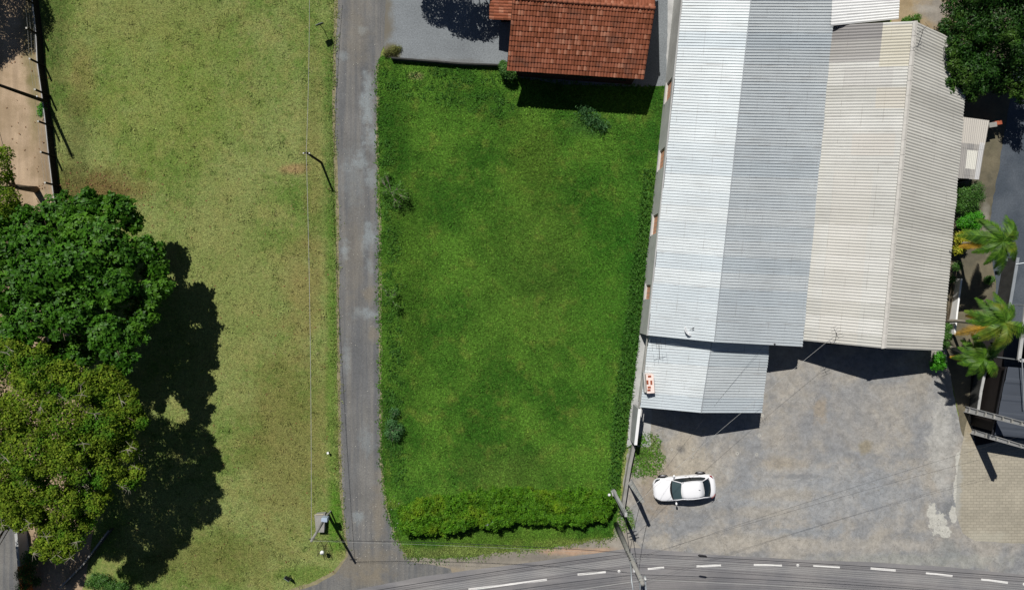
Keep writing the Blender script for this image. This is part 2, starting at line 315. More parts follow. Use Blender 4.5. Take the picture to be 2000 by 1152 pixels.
# ------------------------------------------------------------------ builders
def tag(o, label=None, cat=None, group=None, kind=None):
    if label: o['label'] = label
    if cat: o['category'] = cat
    if group: o['group'] = group
    if kind: o['kind'] = kind
    return o
def thing(name, label, cat, loc=(0,0,0), rz=0, group=None):
    o = bpy.data.objects.new(name, None); C.objects.link(o); o.location = loc; o.rotation_euler = (0,0,rz)
    o.empty_display_size = 0.3; return tag(o, label, cat, group)
def link(name, me, mat, parent=None, smooth=False):
    if mat is not None: me.materials.append(mat)
    if smooth: me.polygons.foreach_set('use_smooth', [True]*len(me.polygons))
    o = bpy.data.objects.new(name, me); C.objects.link(o)
    if parent is not None:
        o.parent = parent
    return o
class MB:
    """mesh collector; coordinates are relative to the origin given at build time (world by default)"""
    def __init__(s): s.v = []; s.f = []; s.uv = {}
    def add(s, vs, fs, uvs=None):
        b = len(s.v); s.v += [Vector(v) for v in vs]
        for i, f in enumerate(fs):
            s.f.append(tuple(b+j for j in f))
            if uvs: s.uv[len(s.f)-1] = [uvs[j] for j in f]
        return s
    def box(s, c, d, rz=0.0, M3=None):
        hx, hy, hz = d[0]/2, d[1]/2, d[2]/2
        R = M3 if M3 is not None else Matrix.Rotation(rz, 3, 'Z')
        vs = [Vector(c) + R @ Vector((x*hx, y*hy, z*hz)) for x in (-1,1) for y in (-1,1) for z in (-1,1)]
        return s.add(vs, [(0,1,3,2),(4,6,7,5),(0,4,5,1),(2,3,7,6),(0,2,6,4),(1,5,7,3)])
    def beam(s, a, b, w_, h_, up=(0,0,1)):
        a, b = Vector(a), Vector(b); z = (b-a).normalized(); x = Vector(up).cross(z)
        if x.length < 1e-3: x = Vector((1,0,0))
        x.normalize(); y = z.cross(x); R = Matrix((x, y, z)).transposed()
        return s.box((a+b)/2, (w_, h_, (b-a).length), M3=R)
    def tube(s, pts, r, n=8, cap=True):
        pts = [Vector(p) for p in pts]; rs = r if isinstance(r, (list, tuple)) else [r]*len(pts)
        vs = []; prev = None
        for i, p in enumerate(pts):
            d = (pts[min(i+1, len(pts)-1)] - pts[max(i-1, 0)]).normalized()
            if prev is None: x = d.cross(Vector((0.13,0.31,0.94))); x = x if x.length > .05 else d.cross(Vector((1,0,0)))
            else: x = prev - d*prev.dot(d)
            x.normalize(); prev = x; y = d.cross(x)
            for k in range(n):
                a = 2*PI*k/n; vs.append(p + (x*math.cos(a) + y*math.sin(a))*rs[i])
        fs = [(i*n+k, i*n+(k+1)%n, (i+1)*n+(k+1)%n, (i+1)*n+k) for i in range(len(pts)-1) for k in range(n)]
        if cap: fs += [tuple(range(n))[::-1], tuple((len(pts)-1)*n + k for k in range(n))]
        return s.add(vs, fs)
    def prism(s, poly, z0, z1):
        n = len(poly); vs = [(p[0], p[1], z0) for p in poly] + [(p[0], p[1], z1) for p in poly]
        return s.add(vs, [tuple(range(n))[::-1], tuple(range(n, 2*n))] + [(i, (i+1)%n, n+(i+1)%n, n+i) for i in range(n)])
    def lathe(s, prof, c=(0,0,0), n=16, R=None):
        vs = []
        for (r, z) in prof:
            for k in range(n):
                v = Vector((r*math.cos(2*PI*k/n), r*math.sin(2*PI*k/n), z)); v = R @ v if R is not None else v
                vs.append(v + Vector(c))
        m = len(prof)
        return s.add(vs, [(i*n+k, i*n+(k+1)%n, (i+1)*n+(k+1)%n, (i+1)*n+k) for i in range(m-1) for k in range(n)])
    def build(s, name, mat, parent=None, smooth=False, bevel=0, solid=0, origin=None):
        me = bpy.data.meshes.new(name)
        og = Vector(origin) if origin is not None else Vector((0,0,0))
        me.from_pydata([v-og for v in s.v], [], s.f)
        if s.uv:
            ul = me.uv_layers.new(name='UVMap')
            for pi, us in s.uv.items():
                for li, u in zip(me.polygons[pi].loop_indices, us): ul.data[li].uv = u
        me.update(); o = link(name, me, mat, parent, smooth)
        if origin is not None: o.location = og
        if parent is not None:
            par = parent; L = Matrix.Identity(4); chain = []
            while par is not None: chain.append(par); par = par.parent
            for q in reversed(chain): L = L @ (Matrix.Translation(q.location) @ q.rotation_euler.to_matrix().to_4x4())
            if getattr(s, 'world', True): 
                inv = L.inverted(); mw = inv @ Matrix.Translation(og); o.location = mw.to_translation(); o.rotation_euler = mw.to_euler()
        if bevel:
            b = o.modifiers.new('bevel', 'BEVEL'); b.width = bevel; b.segments = 2; b.limit_method = 'ANGLE'
        if solid:
            b = o.modifiers.new('solid', 'SOLIDIFY'); b.thickness = solid; b.offset = -1
        return o
class LMB(MB):
    world = False     # coordinates local to the parent
def np_mesh(name, V, Fc, mat, parent=None):
    """V (N,3), Fc (M,k) same-size faces; world coordinates"""
    me = bpy.data.meshes.new(name); k = Fc.shape[1]; og = np.zeros(3)
    if parent is not None: og = np.array(parent.location)
    me.vertices.add(len(V)); me.vertices.foreach_set('co', (V-og).astype(np.float32).ravel())
    me.loops.add(Fc.size); me.loops.foreach_set('vertex_index', Fc.astype(np.int32).ravel())
    me.polygons.add(len(Fc)); me.polygons.foreach_set('loop_start', np.arange(0, Fc.size, k, dtype=np.int32))
    me.update(calc_edges=True); me.validate()
    return link(name, me, mat, parent)
def rough_poly(pts, amp=0.0, step=0.4):
    """pixel outline -> world outline with a frayed edge"""
    W = [Vector((PX(a), PY(b))) for a, b in pts]; out = []
    for i, a in enumerate(W):
        b = W[(i+1) % len(W)]; L = (b-a).length; n = max(1, int(L/step)) if amp and L < 70 else 1
        nr = Vector((-(b-a).y, (b-a).x)).normalized(); ph = random.random()*9
        for k in range(n):
            t = k/n; e = 0 if k == 0 else amp*(random.uniform(-1,1)*0.6 + math.sin(ph+t*L*1.3)*0.5)
            out.append(a.lerp(b, t) + nr*e)
    return out
def zone(name, pts, z, mat, amp=0.0, label=None, parent=None, step=0.4):
    W = rough_poly(pts, amp, step); bm = bmesh.new(); f = bm.faces.new([bm.verts.new((p.x, p.y, z)) for p in W])
    bm.normal_update()
    if f.normal.z < 0: f.normal_flip()
    bmesh.ops.triangulate(bm, faces=[f]); me = bpy.data.meshes.new(name); bm.to_mesh(me); bm.free()
    o = link(name, me, mat, parent)
    if parent is None: tag(o, label, kind='structure')
    return o, W
def inside(poly, X, Y):
    P_ = np.array([(p[0], p[1]) for p in poly]); x0, y0 = P_[:,0], P_[:,1]; x1, y1 = np.roll(x0,-1), np.roll(y0,-1)
    c = np.zeros(len(X), bool)
    for a, b, p, q in zip(x0, y0, x1, y1):
        m = ((b > Y) != (q > Y)); c ^= m & (X < (p-a)*(Y-b)/((q-b) if q != b else 1e-9) + a)
    return c
def scatter(poly, n):
    P_ = np.array([(p[0], p[1]) for p in poly]); lo = P_.min(0); hi = P_.max(0); X = []; got = 0
    while got < n:
        q = RNG.uniform(lo, hi, (n, 2)); q = q[inside(poly, q[:,0], q[:,1])]; X.append(q); got += len(q)
    return np.concatenate(X)[:n]
def blades(name, polys, n, mat, L, z=0.01, wd=0.35, label=None, parent=None, lift=0.5):
    q = np.concatenate([scatter(p, k) for p, k in zip(polys, n)]); N = len(q)
    a = RNG.uniform(0, 2*PI, N); l = RNG.uniform(L[0], L[1], N); up = RNG.uniform(0.15, lift+0.3, N)
    d = np.stack([np.cos(a), np.sin(a)], 1); s = np.stack([-d[:,1], d[:,0]], 1)
    V = np.zeros((N, 3, 3)); w_ = (l*wd*0.5)[:,None]
    V[:,0,:2] = q - s*w_; V[:,1,:2] = q + s*w_; V[:,2,:2] = q + d*l[:,None]
    V[:,0,2] = z; V[:,1,2] = z; V[:,2,2] = z + l*up
    o = np_mesh(name, V.reshape(-1,3), np.arange(3*N).reshape(N,3), mat, parent)
    if label: tag(o, label, 'grass', kind='stuff')
    return o
def lobes_points(lobes, n, flat=0.8, shell=(0.7,1.05), up=0.25):
    L = np.array(lobes, float); w_ = L[:,3]**2; w_ /= w_.sum(); idx = RNG.choice(len(L), int(n*2.2), p=w_)
    d = RNG.normal(size=(len(idx),3)); d[:,2] += up; d /= np.linalg.norm(d, axis=1)[:,None]
    r = L[idx,3]*RNG.uniform(shell[0], shell[1], len(idx)); pts = L[idx,:3] + d*r[:,None]*np.array([1,1,flat])
    keep = np.ones(len(idx), bool)
    for j, b in enumerate(L):
        q = (pts - b[:3])/np.array([1,1,flat]); keep &= ~((np.linalg.norm(q, axis=1) < b[3]*shell[0]*0.92) & (idx != j))
    pts = pts[keep]; d = d[keep]; return pts[:n], d[:n]
def leaf_quads(name, pts, nrm, size, mat, parent, aspect=0.5, jit=0.8, fold=0.25, k=1, droop=0.0):
    """diamond leaves; k>1 = rosette of k leaves round every point"""
    N = len(pts); pts = np.repeat(pts, k, 0); nrm = np.repeat(nrm + RNG.normal(size=(N,3))*(jit*0.5), k, 0); N2 = N*k
    nz = nrm + (RNG.normal(size=(N2,3))*(jit*0.5)) + np.array([0,0,0.6]); nz /= np.linalg.norm(nz, axis=1)[:,None]
    ref = RNG.normal(size=(N,3)); ref = np.repeat(ref, k, 0); x = np.cross(nz, ref); x /= np.linalg.norm(x, axis=1)[:,None]+1e-9
    y = np.cross(nz, x); a = np.tile(np.arange(k), N)*2*PI/k + RNG.uniform(-0.4,0.4,N2)
    if k == 1: a = RNG.uniform(0,2*PI,N2)
    d = x*np.cos(a)[:,None] + y*np.sin(a)[:,None]; s = np.cross(nz, d); l = RNG.uniform(size[0], size[1], N2)[:,None]; w_ = l*aspect/2
    V = np.zeros((N2,4,3)); m = pts + d*l*0.55
    V[:,0] = pts + (d*l*0.05 if k > 1 else 0); V[:,1] = m + s*w_ + nz*l*fold*0.5; V[:,2] = pts + d*l - nz*l*droop; V[:,3] = m - s*w_ + nz*l*fold*0.5
    return np_mesh(name, V.reshape(-1,3), np.arange(4*N2).reshape(N2,4), mat, parent)
def limbs(base, targets, r0, mat, parent, split=0.45, name='trunk', lean=None):
    mb = MB(); b = Vector(base); top = sum((Vector(t) for t in targets), Vector())/len(targets)
    fork = b.lerp(Vector((b.x*0.5+top.x*0.5, b.y*0.5+top.y*0.5, top.z)), split)
    mb.tube([b - Vector((0,0,.1)), b.lerp(fork,.5)+Vector((.05,-.04,0)), fork], [r0*1.25, r0, r0*.85], 10)
    for t in targets:
        t = Vector(t); m = fork.lerp(t, 0.5) + Vector((random.uniform(-.3,.3), random.uniform(-.3,.3), random.uniform(.1,.5)))
        mb.tube([fork, m, t], [r0*.5, r0*.28, r0*.08], 6)
        for _ in range(3):
            e = t + Vector((random.uniform(-1,1), random.uniform(-1,1), random.uniform(.1,.8)))*r0*3
            mb.tube([m.lerp(t, random.random()), e], [r0*.14, r0*.03], 4)
    return mb.build(name, mat, parent, smooth=True)

# ------------------------------------------------------------------ the setting
ground_me = bpy.data.meshes.new('ground'); ground_me.from_pydata([(-400,-400,0),(400,-400,0),(400,400,0),(-400,400,0)], [], [(0,1,2,3)])
tag(link('ground', ground_me, M['lawn']), 'dry yellow-green mown lawn left of the lane', kind='structure')
track_px = [(-500,-500),(40,-500),(66,0),(84,100),(98,230),(114,360),(128,470),(150,600),(170,800),(190,1000),(172,1100),(160,1160),(150,1400),(-500,1400)]
zone('dirt_track', track_px, 0.006, M['track'], 0.06)
lot_px = [(737,122),(745,110),(800,118),(900,128),(985,131),(1100,160),(1270,168),(1301,168),(1283,330),(1269,460),(1246,690),(1231,800),(1221,870),(1205,1010),(1196,1047),(1100,1066),(980,1076),(870,1089),(800,1086),(776,1052),(758,990),(744,900),(742,600),(738,300)]
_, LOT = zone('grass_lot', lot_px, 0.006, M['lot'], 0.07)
zone('gravel_yard', [(746,-500),(1340,-500),(1332,0),(1304,168),(1262,170),(1100,166),(1010,152),(985,131),(900,129),(800,119),(752,112),(746,60)], 0.010, M['gravel'], 0.04)
lane_px = [(660,-500),(660,0),(656,110),(655,250),(662,400),(662,600),(665,800),(668,950),(675,1030),(680,1085),(655,1120),(620,1140),(560,1160),(560,1230),(900,1200),(880,1110),(800,1095),(775,1056),(755,990),(744,900),(743,700),(742,450),(737,300),(738,125),(750,90),(754,0),(754,-500)]
zone('lane', lane_px, 0.016, M['lane'], 0.05)
zone('road_shoulder', [(540,1175),(620,1142),(680,1120),(760,1080),(790,1086),(870,1090),(1000,1077),(1100,1066),(1198,1048),(1206,1012),(1226,1016),(1236,1052),(1262,1078),(1290,1110),(1240,1160),(700,1230),(500,1230)], 0.011, M['shoulder'], 0.14)
edge_px = [(654,0),(650,110),(649,250),(656,400),(657,600),(660,800),(663,950),(670,1030),(675,1085),(650,1115),(600,1140),(560,1152)]
kerb = edge_px + [(x+9, y+ (0 if y < 1085 else 6)) for x, y in reversed(edge_px)]
zone('lane_edge_strip', kerb, 0.013, simple('dry_edge_soil', (146,138,108), 0.95, 0.1, var=0.3, scale=3), 0.05, step=0.2)
edge_px = [(741,126),(740,300),(745,450),(746,700),(747,900),(758,990),(778,1052),(796,1085)]
zone('lane_edge_strip', edge_px + [(x-5, y) for x, y in reversed(edge_px)], 0.018, simple('dry_edge_sand', (150,142,114), 0.95, 0.1, var=0.3, scale=3), 0.05, step=0.2)
zone('forecourt', [(1228,868),(1262,700),(1262,600),(1860,560),(1850,690),(1862,770),(1882,850),(2400,860),(2400,1180),(1250,1110),(1215,1060),(1208,1010)], 0.009, M['fore'], 0.10)
main_px = [(-300,1500),(300,1235),(600,1172),(700,1150),(830,1124),(1000,1102),(1180,1077),(1240,1069),(1400,1083),(1560,1092),(1700,1097),(1850,1106),(2000,1122),(2500,1190),(2500,1800),(-300,1900)]
road, _ = zone('main_road', main_px, 0.020, M['road'], 0.02)
zone('paved_apron', [(1880,1040),(1866,1000),(1868,930),(1878,870),(1884,838),(1895,800),(2500,800),(2500,1075),(1990,1060),(1905,1056)], 0.014, M['paver'], 0.05)
zone('driveway', [(1840,-300),(1960,-300),(1985,100),(1975,200),(1950,350),(1935,450),(1945,560),(1925,700),(1915,800),(1897,870),(1880,850),(1850,700),(1838,600)], 0.012, M['drive'], 0.06)
zone('side_street', [(1960,-300),(2600,-300),(2600,860),(1900,860),(1915,760),(1930,620),(1945,560),(1932,450),(1946,350),(1972,200),(1984,100)], 0.016, M['slate'], 0.08)
zone('shaded_court', [(1898,700),(1925,650),(1960,650),(1960,860),(1905,870),(1893,800)], 0.020, simple('court_shade_paint', (30,26,26)), 0.02)  # near-black floor colour stands in for the shade lying over the court
zone('back_yard', [(1750,-300),(1850,-300),(1870,60),(1860,120),(1740,60)], 0.020, M['yard'], 0.05)
fc = bpy.data.objects['forecourt']
# painted dashes
for a, b in [((915,1150),(1068,1131)),((1128,1121),(1183,1116)),((1265,1110),(1297,1107)),((1360,1105),(1408,1103)),((1472,1102),(1527,1103)),((1588,1104),(1640,1107)),((1700,1109),(1749,1113)),((1808,1118),(1860,1124)),((1916,1130),(1968,1137)),((2024,1144),(2076,1151))]:
    p, q = Vector((PX(a[0]), PY(a[1]))), Vector((PX(b[0]), PY(b[1]))); n = Vector((-(q-p).y, (q-p).x)).normalized()*0.075
    me = bpy.data.meshes.new('lane_dash'); me.from_pydata([(v.x, v.y, 0.0245) for v in (p-n, q-n, q+n, p+n)], [], [(0,1,2,3)]); link('lane_dash', me, M['paint'], road)
for x, y in [(1209,1115),(1558,1103),(2000,1140)]:
    mb = MB(); mb.lathe([(0.11,0.02),(0.10,0.035),(0.06,0.05),(0.0,0.055)], (PX(x),PY(y),0), 12); mb.build('road_stud', M['paint'], road)
for i, (x, y, r) in enumerate([(1489,811,.12),(1483,850,.12),(1478,887,.11),(1440,885,.12),(1354,877,.11),(1312,877,.09),(1396,880,.10),(1353,893,.08)]):
    mb = MB(); n = 20; ri = r*0.55 if i else r*0.2
    vs = [(PX(x)+rr*math.cos(2*PI*k/n)*random.uniform(.93,1.07), PY(y)+rr*math.sin(2*PI*k/n), 0.0135) for rr in (r, ri) for k in range(n)]
    mb.add(vs, [(k, (k+1)%n, n+(k+1)%n, n+k) for k in range(n)]); mb.build('painted_ring', M['white_patch'], fc)

# ---- grass blades
LAWN = rough_poly([(82,-40),(104,200),(126,400),(200,700),(200,1000),(240,1160),(560,1160),(640,1120),(668,1085),(664,950),(660,800),(657,600),(656,400),(650,250),(651,110),(654,-40)])
blades('lawn_grass', [LAWN], [150000], M['lawn_b'], (0.05,0.15), 0.0, 0.3, 'short dry yellowish grass blades of the big lawn', lift=0.25)
strip_e = rough_poly([(640,-40),(654,-40),(650,110),(650,250),(656,400),(657,600),(660,800),(663,950),(670,1060),(655,1060),(645,900),(640,600),(638,300)])
VERGE = rough_poly([(795,1045),(900,1040),(1190,1025),(1196,1046),(1100,1063),(980,1073),(870,1086),(805,1083)])
CREEP = rough_poly([(1254,330),(1280,330),(1267,460),(1244,680),(1229,800),(1220,870),(1208,950),(1188,950),(1196,800),(1220,620),(1243,460)])
blades('lush_grass', [LOT, VERGE], [190000, 9000], M['lot_b'], (0.07,0.2), 0.006, 0.3, 'dense bright green grass covering the empty lot', lift=0.4)
GP = rough_poly([(1240,850),(1272,845),(1290,868),(1296,905),(1262,928),(1232,930),(1236,890)], 0.15)
blades('weedy_grass', [GP, rough_poly([(1200,985),(1230,990),(1240,1030),(1215,1040),(1196,1050)], .1)], [500, 700], M['lot_b'], (0.08,0.22), 0.01, 0.3, 'weedy grass patch on the forecourt between wall end and white car', lift=0.4)
def tufts(name, poly, n, per, L, mat, label, spread=.16):
    c = np.repeat(scatter(poly, n), per, 0); N = len(c); sc = np.repeat(RNG.uniform(.5,1.5,n), per)
    q = c + RNG.normal(size=(N,2))*(spread*sc)[:,None]; a = RNG.uniform(0,2*PI,N); l = RNG.uniform(L[0],L[1],N)*sc**.5
    d = np.stack([np.cos(a),np.sin(a)],1); sd = np.stack([-d[:,1],d[:,0]],1); w_ = (l*.13)[:,None]; V = np.zeros((N,4,3))
    V[:,0,:2] = q; V[:,1,:2] = q+d*(l*.5)[:,None]+sd*w_; V[:,2,:2] = q+d*l[:,None]; V[:,3,:2] = q+d*(l*.5)[:,None]-sd*w_
    V[:,1:4:2,2] = (l*RNG.uniform(.3,.8,N))[:,None]; V[:,2,2] = l*RNG.uniform(.3,.9,N)
    tag(np_mesh(name, V.reshape(-1,3), np.arange(4*N).reshape(N,4), mat), label, 'grass', kind='stuff')
LOT_W = rough_poly([(738,130),(800,125),(985,140),(1290,180),(1280,330),(1268,460),(1248,700),(1222,900),(1200,960),(780,960),(745,850),(742,500)])
tufts('grass_tufts', LOT_W, 420, 14, (.08,.22), M['lot_b'], 'taller leafy tufts scattered through the green lot')
EDGE_W = rough_poly([(746,200),(760,200),(780,500),(785,800),(790,940),(778,955),(756,880),(750,500)])
tufts('grass_tufts', EDGE_W, 150, 18, (.1,.26), M['leaf_creeper'], 'taller grass tufts along the lane side of the green lot')
NORTH_W = rough_poly([(745,130),(985,140),(1010,215),(985,230),(760,190)])
tufts('grass_tufts', NORTH_W, 90, 18, (.1,.26), M['leaf_creeper'], 'taller grass tufts below the gravel yard wall')
LE = rough_poly([(648,-20),(660,-20),(655,250),(662,600),(668,950),(678,1070),(664,1090),(656,950),(650,600),(645,250)])
tufts('grass_tufts', LE, 420, 12, (.05,.16), M['lawn_b'], 'ragged grass along the left edge of the lane', .12)
LE2 = rough_poly([(735,130),(741,130),(742,450),(746,700),(748,900),(760,985),(780,1050),(800,1084),(790,1088),(770,1055),(752,990),(742,900),(738,450)])
tufts('grass_tufts', LE2, 330, 12, (.06,.18), M['lot_b'], 'ragged grass along the right edge of the lane', .10)
tufts('grass_tufts', rough_poly([(800,1084),(870,1087),(980,1074),(1100,1063),(1198,1045),(1198,1050),(1100,1068),(980,1080),(870,1093),(800,1090)]), 200, 12, (.05,.16), M['lot_b'], 'ragged grass fringe above the dusty shoulder', .14)
tufts('weedy_tufts', GP, 75, 22, (.08,.2), M['lot_b'], 'ragged weed tufts on the forecourt between the wall end and the white car', .14)
tufts('lawn_tufts', LAWN, 900, 14, (.07,.18), M['lawn_b'], 'small dry tufts scattered over the big lawn', .12)
# stones / litter flecks on the lane
mb = MB()
for k in range(260):
    x, y = (random.uniform(664,738), random.uniform(0,1060)) if k % 3 else (random.uniform(690,780), random.uniform(960,1110))
    s = random.uniform(.012,.04); mb.box((PX(x),PY(y),0.02+s*.4), (s*1.6,s,s*.8), random.random()*3)
tag(mb.build('loose_stones', M['white_patch']), 'loose pale pebbles scattered over the lane', 'stones', kind='stuff')
mb = MB()
for k in range(700):
    x, y = random.uniform(1250,1860), random.uniform(850,1075); s = random.uniform(.012,.05)
    mb.box((PX(x),PY(y),0.01+s*.3), (s*1.5,s,s*.6), random.random()*3)
tag(mb.build('forecourt_grit', M['concrete']), 'loose grey grit scattered over the forecourt', 'stones', kind='stuff')
mb = MB()
for k in range(420):
    x, y = random.gauss(190,60), random.gauss(372,24)
    if k % 2: x, y = random.uniform(150,660), random.uniform(300,1120)
    if k % 9 == 0: x, y = random.uniform(5,95), random.uniform(40,370)
    a = random.random()*6; s = random.uniform(.04,.09); p = Vector((PX(x),PY(y),random.uniform(.03,.07))); d = Vector((math.cos(a),math.sin(a),.2))*s; e = Vector((-math.sin(a),math.cos(a),.1))*s*.5
    mb.add([p-d,p-e,p+d,p+e], [(0,1,2,3)])
tag(mb.build('fallen_leaves', simple('brown_dead_leaf', (134,96,60), var=0.4)), 'brown fallen leaves strewn over the lawn', 'leaves', kind='stuff')

# ------------------------------------------------------------------ roofs
def corr(name, A, B, Cc, D, mat, parent, period=0.19, amp=0.035, kind='rib', vseg=1, thick=0.0, lap=0.0):
    """A->B along the ridge, D->C along the eave (A above D); corrugations run down the slope"""
    A, B, Cc, D = map(Vector, (A, B, Cc, D)); L = (B-A).length; S = ((D-A).length + (Cc-B).length)/2
    n = max(1, round(L/period)); nrm = (B-A).cross(D-A).normalized()
    if nrm.z < 0: nrm = -nrm
    if kind == 'rib': prof = [(0,0),(0.62,0),(0.74,1),(0.90,1)]
    elif kind == 'wave': prof = [(i/6, 0.5-0.5*math.cos(2*PI*i/6)) for i in range(6)]
    us = [((i+p)/n, h) for i in range(n) for p, h in prof] + [(1.0, 0)]
    vs = []; uv = []; rows = []; edge = [random.uniform(-.035,.035) for _ in range(97)]
    for j in range(vseg):
        for t in ((j/vseg), (j+1)/vseg):
            rows.append((t, (0.012 if lap and (t == (j+1)/vseg) else 0.0)))
    if vseg == 1: rows = [(0,0),(1,0)]
    for t, lift in rows:
        for u, h in us:
            sh = int(u*L/1.05); p = A.lerp(B, u).lerp(D.lerp(Cc, u), t if t < 1 else t + edge[sh % 97]/S) + nrm*(h*amp + lift + abs(edge[(sh*3+5) % 97])*.12 + .012*math.sin(u*L*.9+t*5)+.012); vs.append(p); uv.append((u*L, t*S))
    m = len(us); fs = []
    for j in range(len(rows)-1):
        for i in range(m-1): fs.append((j*m+i, j*m+i+1, (j+1)*m+i+1, (j+1)*m+i))
    mb = MB(); mb.add(vs, fs, uv); o = mb.build(name, mat, parent)
    return o
def walls_gable(WN, RN, EN, WS, RS, ES, mat, parent, name='walls', inset=0.25, drop=0.08, skipW=False):
    """wall shell under a two-slope roof given its six roof corners"""
    mb = MB(); cen = sum((Vector(p) for p in (WN,EN,WS,ES)), Vector())/4
    def ins(p):
        p = Vector(p); d = Vector((cen.x-p.x, cen.y-p.y, 0)); d.normalize(); return Vector((p.x+d.x*inset, p.y+d.y*inset, p.z-drop))
    wn, rn, en, ws, rs, es = [ins(p) for p in (WN,RN,EN,WS,RS,ES)]
    g = lambda p: Vector((p.x, p.y, 0))
    mb.add([g(wn), g(ws), ws, wn], [(0,1,2,3)]) if not skipW else None
    mb.add([g(es), g(en), en, es], [(0,1,2,3)])
    mb.add([g(ws), g(es), es, rs, ws], [(0,1,2,3,4)]); mb.add([g(en), g(wn), wn, rn, en], [(0,1,2,3,4)])
    return mb.build(name, mat, parent), (wn, rn, en, ws, rs, es)

# ---- long metal shed
shed = thing('metal_shed', 'long galvanised metal shed with one bright and one bluish roof slope', 'shed', P(1440,330,0))
sWN, sRN, sEN = P(1340,-60,3.15), P(1473,-60,4.75), P(1636,-60,2.75)
sWS, sRS, sES = P(1266,655,3.15), P(1395,668,4.75), P(1567,677,2.75)
r1 = corr('roof_west_slope', sRN, sRS, sWS, sWN, M['zinc'], shed, 0.19, 0.046, 'rib', 2, lap=1)
r2 = corr('roof_east_slope', sRN, sRS, sES, sEN, M['zinc'], shed, 0.19, 0.046, 'rib', 2, lap=1)
MB().beam(sRN+Vector((0,0,.02)), sRS+Vector((0,0,.02)), .05, .05).build('ridge_cap', M['steel'], shed)
MB().beam(sWN+Vector((-.06,0,-.05)), sWS+Vector((-.06,0,-.05)), .10, .08).build('gutter', M['concrete_l'], shed)
_, (a_,b_,c_,d_,e_,f_) = walls_gable(sWN, sRN, sEN, sWS, sRS, sES, M['plaster'], shed, inset=0.12, skipW=True)
# west wall in pieces so that the four vents are real openings
wn0, ws0 = Vector((sWN.x-.02, sWN.y, 0)), Vector((sWS.x-.02, sWS.y, 0)); dirw = (ws0-wn0); LW = dirw.length; dirw.normalize(); nw = Vector((-dirw.y, dirw.x, 0)) 
if nw.x > 0: nw = -nw
mb = MB(); TH = 0.18
def wseg(t0, t1, z0, z1, off=0.0, th=TH):
    a, b = wn0 + dirw*t0, wn0 + dirw*t1; c = (a+b)/2 - nw*(th/2-off); ang = math.atan2(dirw.y, dirw.x)
    return (Vector((c.x, c.y, (z0+z1)/2)), (t1-t0, th, z1-z0), ang)
vent_t = []
for (vx, vy) in [(1308,176),(1293,310),(1279,438),(1264,570)]:
    y = (576-vy)*(50-1.6)/F; vent_t.append((wn0.y - y)/abs(dirw.y))
cur = 0.0
for i, t in enumerate(vent_t):
    hl = 0.70 if i < 3 else 0.5; z0, z1 = (0.7, 2.3)
    mb.box(*wseg(cur, t-hl, 0, 2.8)[:2], wseg(cur,t-hl,0,1)[2]); mb.box(*wseg(t-hl, t+hl, 0, z0)[:2], wseg(t-hl,t+hl,0,1)[2]); mb.box(*wseg(t-hl, t+hl, z1, 2.8)[:2], wseg(t-hl,t+hl,0,1)[2]); cur = t+hl
mb.box(*wseg(cur, LW, 0, 2.8)[:2], wseg(cur,LW,0,1)[2])
mb.build('west_wall', M['plaster'], shed)
for i, t in enumerate(vent_t):
    hl = 0.70 if i < 3 else 0.5
    a, b = wn0 + dirw*(t-hl) - nw*0.10, wn0 + dirw*(t+hl) - nw*0.10; q = MB()
    q.add([Vector((a.x,a.y,.7)), Vector((b.x,b.y,.7)), Vector((b.x,b.y,2.3)), Vector((a.x,a.y,2.3))], [(0,1,2,3)], [(0,0),(2*hl,0),(2*hl,1.3),(0,1.3)])
    q.build('brick_vent', M['hollow'], shed)
    q = MB(); c = wn0 + dirw*(t) + nw*0.02; q.box((c.x,c.y,.65), (2*hl+.16,.12,.07), math.atan2(dirw.y,dirw.x)); q.build('vent_sill', M['concrete_l'], shed)
# concrete strip at the foot of the wall
zone('wall_apron', [(1306,-80),(1301,168),(1282,330),(1268,460),(1246,680),(1231,800),(1224,872),(1270,872),(1290,500),(1330,-80)], 0.014, M['concrete_l'], 0.05, step=0.3)
q = MB(); q.beam(P(1566,645,2.75), P(1562,678,2.7), .28, .12); q.build('corner_flashing', M['concrete'], shed)
# ---- lower extension
ext = thing('shed_extension', 'low square metal-roofed extension with satellite dish shade, in front of the long shed', 'shed', P(1370,740,0))
xWN, xRN, xEN = P(1268,648,2.25), P(1392,655,3.65), P(1504,660,2.3)
xWS, xRS, xES = P(1250,795,2.25), P(1369,806,3.65), P(1488,806,2.3)
ext['label'] = 'low square metal-roofed extension at the south end of the long shed'
corr('roof_west_slope', xRN, xRS, xWS, xWN, M['zinc'], ext, 0.185, 0.048, 'rib', 1)
corr('roof_east_slope', xRN, xRS, xES, xEN, M['zinc'], ext, 0.185, 0.048, 'rib', 1)
MB().beam(xRN+Vector((0,0,.02)), xRS+Vector((0,0,.02)), .05, .05).build('ridge_cap', M['steel'], ext)
MB().beam(xWN+Vector((-.07,0,-.05)), xWS+Vector((-.07,0,-.05)), .09, .08).build('gutter', M['concrete'], ext)
walls_gable(xWN, xRN, xEN, xWS, xRS, xES, M['plaster'], ext, inset=0.3)
p0, p1 = P(1246,650,2.1), P(1236,795,2.1)
q = MB(); a, b = xWS+Vector((.3,.32,0)), xES+Vector((-.3,.32,0)); q.box(((a.x+b.x)/2, min(a.y,b.y)-.12, 1.0), (2.4,.04,2.0)); q.build('roller_door', M['concrete_d'], ext)
